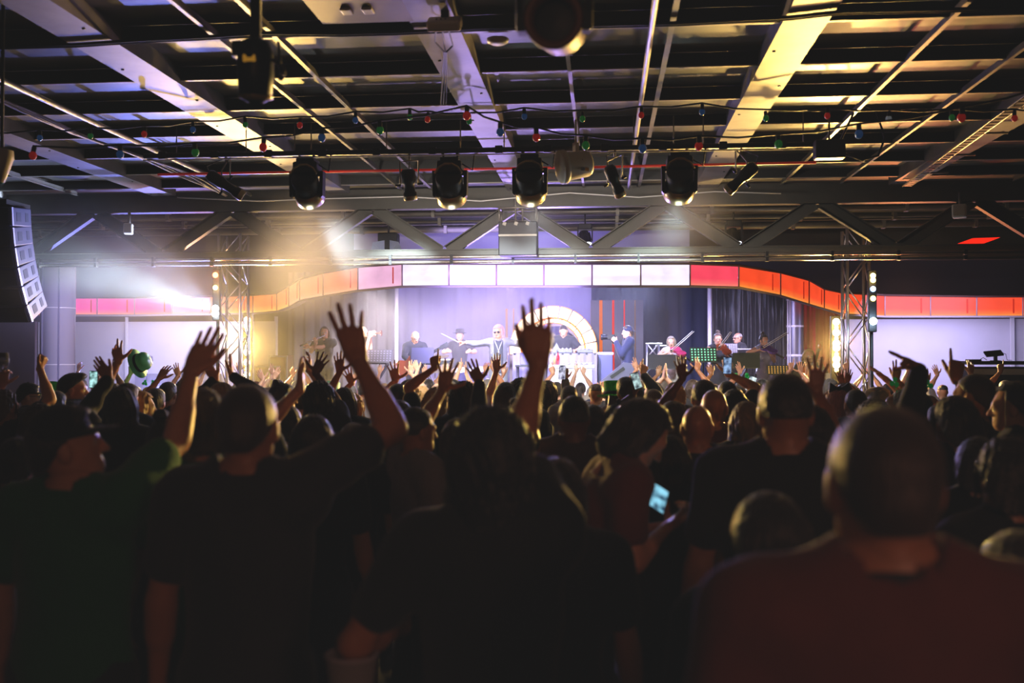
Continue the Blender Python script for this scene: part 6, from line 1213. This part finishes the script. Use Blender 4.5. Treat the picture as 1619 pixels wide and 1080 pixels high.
# far rows below the stage, small between raised hands
HC = [('dark', 'dark'), ('brown', 'brown'), ('blond', 'blond'), ('black', 'black'), ('chestnut', 'chestnut'), ('grey', 'grey')]; SHC = ['black', 'navy', 'green', 'grey', 'red', 'white', 'charcoal', 'lilac', 'olive', 'teal']
LAND = [(330, 'below the left tower'), (385, 'below the left yellow lamp column'), (405, 'just right of the left yellow lamps'), (440, 'below the tan cases'), (470, 'below the tip of the flute'), (512, 'below the flute player'), (575, 'below the trumpet player'), (608, 'below the grey music stand'), (642, 'below the bald guitarist'), (678, 'below the dark stand of the guitarist'), (705, 'below the drums'), (752, 'below the white baton arm'), (772, 'left of the singer feet'), (805, 'right of the singer feet'), (850, 'below the grey rack table'), (880, 'below the bottles on the white table'), (918, 'below the row of bowls'), (955, 'below the side table'), (1012, 'below the cameraman back'), (1048, 'below the fair violinist stand'), (1095, 'below the green lit music stand'), (1130, 'below the black dress violinist'), (1176, 'below the dark green music stand'), (1205, 'below the silver dress violinist'), (1258, 'below the silver column'), (1284, 'below the cellist'), (1312, 'below the white amplifier'), (1345, 'at the foot of the right tower'), (1372, 'just right of the right tower'), (1405, 'below right lavender wall, left part'), (1442, 'below right lavender wall, middle'), (1490, 'below right lavender wall, right part'), (1528, 'below the end of the black counter'), (1590, 'below the tilted black screen'), (130, 'below the pink fascia left end'), (160, 'below the left wall trim strip'), (300, 'below the left wall ledge')]
KH = ['open', 'flat', 'point', 'relaxed', 'spread', 'lazy']
for i, (px, land) in enumerate(LAND):
    d = (12.6, 14.2, 11.4)[i % 3]; fem = rc.random() < .55; hk, hw = HC[rc.randrange(6)] if fem else HC[rc.choice([0, 1, 3, 3, 5])]; sc = SHC[rc.randrange(10)]
    style = rc.choice(['long', 'bob', 'straight', 'wavy', 'ponytail']) if fem else rc.choice(['short', 'fade', 'buzz', 'quiff', 'receding'])
    up = i % 3 != 2; A = None; B2 = None
    if up: A = (px+rc.uniform(-9, -4), 589+rc.uniform(-7, 5), .25, rc.choice(KH), rc.uniform(-20, 12), .1, 'f')
    if i % 4 == 0: B2 = (px+rc.uniform(4, 9), 590+rc.uniform(-6, 5), .25, rc.choice(KH), rc.uniform(-10, 22), .1, 'f')
    n = {None: 'arms down'}.get(A, 'both hands up' if B2 else 'one hand up')
    if A is None and B2: n = 'one hand up'
    lb = '%s haired person, %s top, %s, far row %s' % (hw, sc, n, land)
    if len(lb.split()) > 16: lb = '%s haired person, %s, far row %s' % (hw, n, land)
    C(px, 602+rc.uniform(-3, 5), d, lb, fem, (style, hk), ('tee', sc), A, B2)
# ------------------------------------------------------------------ things in people's hands
def phone(px, py, d, ang, lab, col=(.25, .45, .9), es=1.2, tw=0.0):
    q = P(px, py, d); t = empty('mobile_phone', q); tag(t, lab, 'phone'); M = Matrix((RT, FW, UP)).transposed()@Matrix.Rotation(R(ang), 3, 'Y')@Matrix.Rotation(tw, 3, 'X')
    b = MB(); b.box((0, 0, 0), (.07, .009, .14), M, .003); b.build('phone_body', M_black, t); b = MB(); b.box(M@Vector((0, -.0052, 0)), (.062, .001, .128), M)
    m = bpy.data.materials.new('phone_screen'); m.use_nodes = True; nt = m.node_tree; bs = nt.nodes['Principled BSDF']; nz = nt.nodes.new('ShaderNodeTexNoise'); nz.inputs['Scale'].default_value = 22; tc = nt.nodes.new('ShaderNodeTexCoord'); nt.links.new(tc.outputs['Object'], nz.inputs[0]); cr = nt.nodes.new('ShaderNodeValToRGB'); cr.color_ramp.elements[0].position = .38; cr.color_ramp.elements[1].position = .62; cr.color_ramp.elements[0].color = (*[c*.12 for c in col], 1); cr.color_ramp.elements[1].color = (*[min(1, c*1.5+.1) for c in col], 1); nt.links.new(nz.outputs[0], cr.inputs[0]); nt.links.new(cr.outputs[0], bs.inputs['Emission Color']); bs.inputs['Emission Strength'].default_value = es; bs.inputs['Base Color'].default_value = (.01, .01, .01, 1); bs.inputs['Roughness'].default_value = .2
    b.build('screen', m, t); return t
phone(1040, 789, 3.62, 32, 'lit phone glowing blue in the hands of the bent person', (.15, .45, .9), 1.0, -1.0)
phone(148, 600, 7.68, 2, 'phone held up by the dark haired profile at left, showing the stage', (.3, .8, .7), 1.0)
phone(889, 589, 9.66, 4, 'phone held up before the white table showing the stage', (.45, .45, 1), 1.0)
phone(1006, 602, 8.24, -18, 'tilted phone held up right of the green felt hat', (.4, .6, .8), .8)
phone(1150, 578, 8.15, 2, 'small phone held high above the bald heads', (.2, .35, .9), .9)
phone(1187, 607, 8.70, 22, 'bright phone held by the red sleeved person', (.5, .7, 1), 1.3)
q = P(217, 575, 10.72); t = empty('green_satin_hat', q); tag(t, 'shiny pale green hat held up before the left wall', 'hat'); M = tilt(R(20), R(70)); b = MB(); b.lathe([(.17, 0), (.172, .006), (.10, .012), (.105, .10), (.09, .13), (.001, .135)], 26, M); b.build('crown', mat('mint_satin', hx('#5fd08a'), .35, noise=.4, nscale=14), t); b = MB(); b.lathe([(.102, .014), (.108, .016), (.108, .045), (.104, .047)], 26, M); b.build('band', M_black, t)
q = P(4, 586, 6.33); t = empty('drinking_glass', q); tag(t, 'stemmed drinking glass held up at the left edge', 'glass'); b = MB(); b.lathe([(.001, 0), (.03, .012), (.042, .06), (.036, .12), (.034, .12), (.039, .06), (.001, .014)], 20); b.build('bowl', mat('clear_glass', (.95, .95, 1), .05, trans=.85), t); b = MB(); b.tube([(0, 0, 0), (0, 0, -.07)], .005, 8); b.lathe([(.001, -.07), (.034, -.072), (.034, -.076)], 18); b.build('stem', mat('clear_glass', (.95, .95, 1), .05, trans=.85), t)
q = P(556, 1036, 2.35); t = empty('plastic_cup', q); tag(t, 'clear plastic cup held low at the bottom centre', 'cup'); b = MB(); b.lathe([(.046, -.13), (.062, 0), (.058, 0), (.043, -.125), (.001, -.125)], 30); b.build('cup_wall', mat('clear_plastic', (.7, .7, .72), .12, trans=.6), t); b = MB(); b.lathe([(.060, -.004), (.0645, -.001), (.0645, .004), (.060, .006)], 30); b.build('rim', mat('pale_rim', hx('#b8b4c4'), .3), t)
for m_ in MISS: print('MISS', m_)
SC.cycles.max_bounces = 5; SC.cycles.diffuse_bounces = 2; SC.cycles.glossy_bounces = 2; SC.cycles.transmission_bounces = 4; SC.cycles.volume_bounces = 0
SC.cycles.caustics_reflective = False; SC.cycles.caustics_refractive = False; SC.cycles.sample_clamp_indirect = 4; SC.cycles.use_denoising = True
SC.cycles.use_adaptive_sampling = True; SC.cycles.adaptive_threshold = .04; SC.cycles.volume_step_rate = 2.0; SC.cycles.volume_max_steps = 128
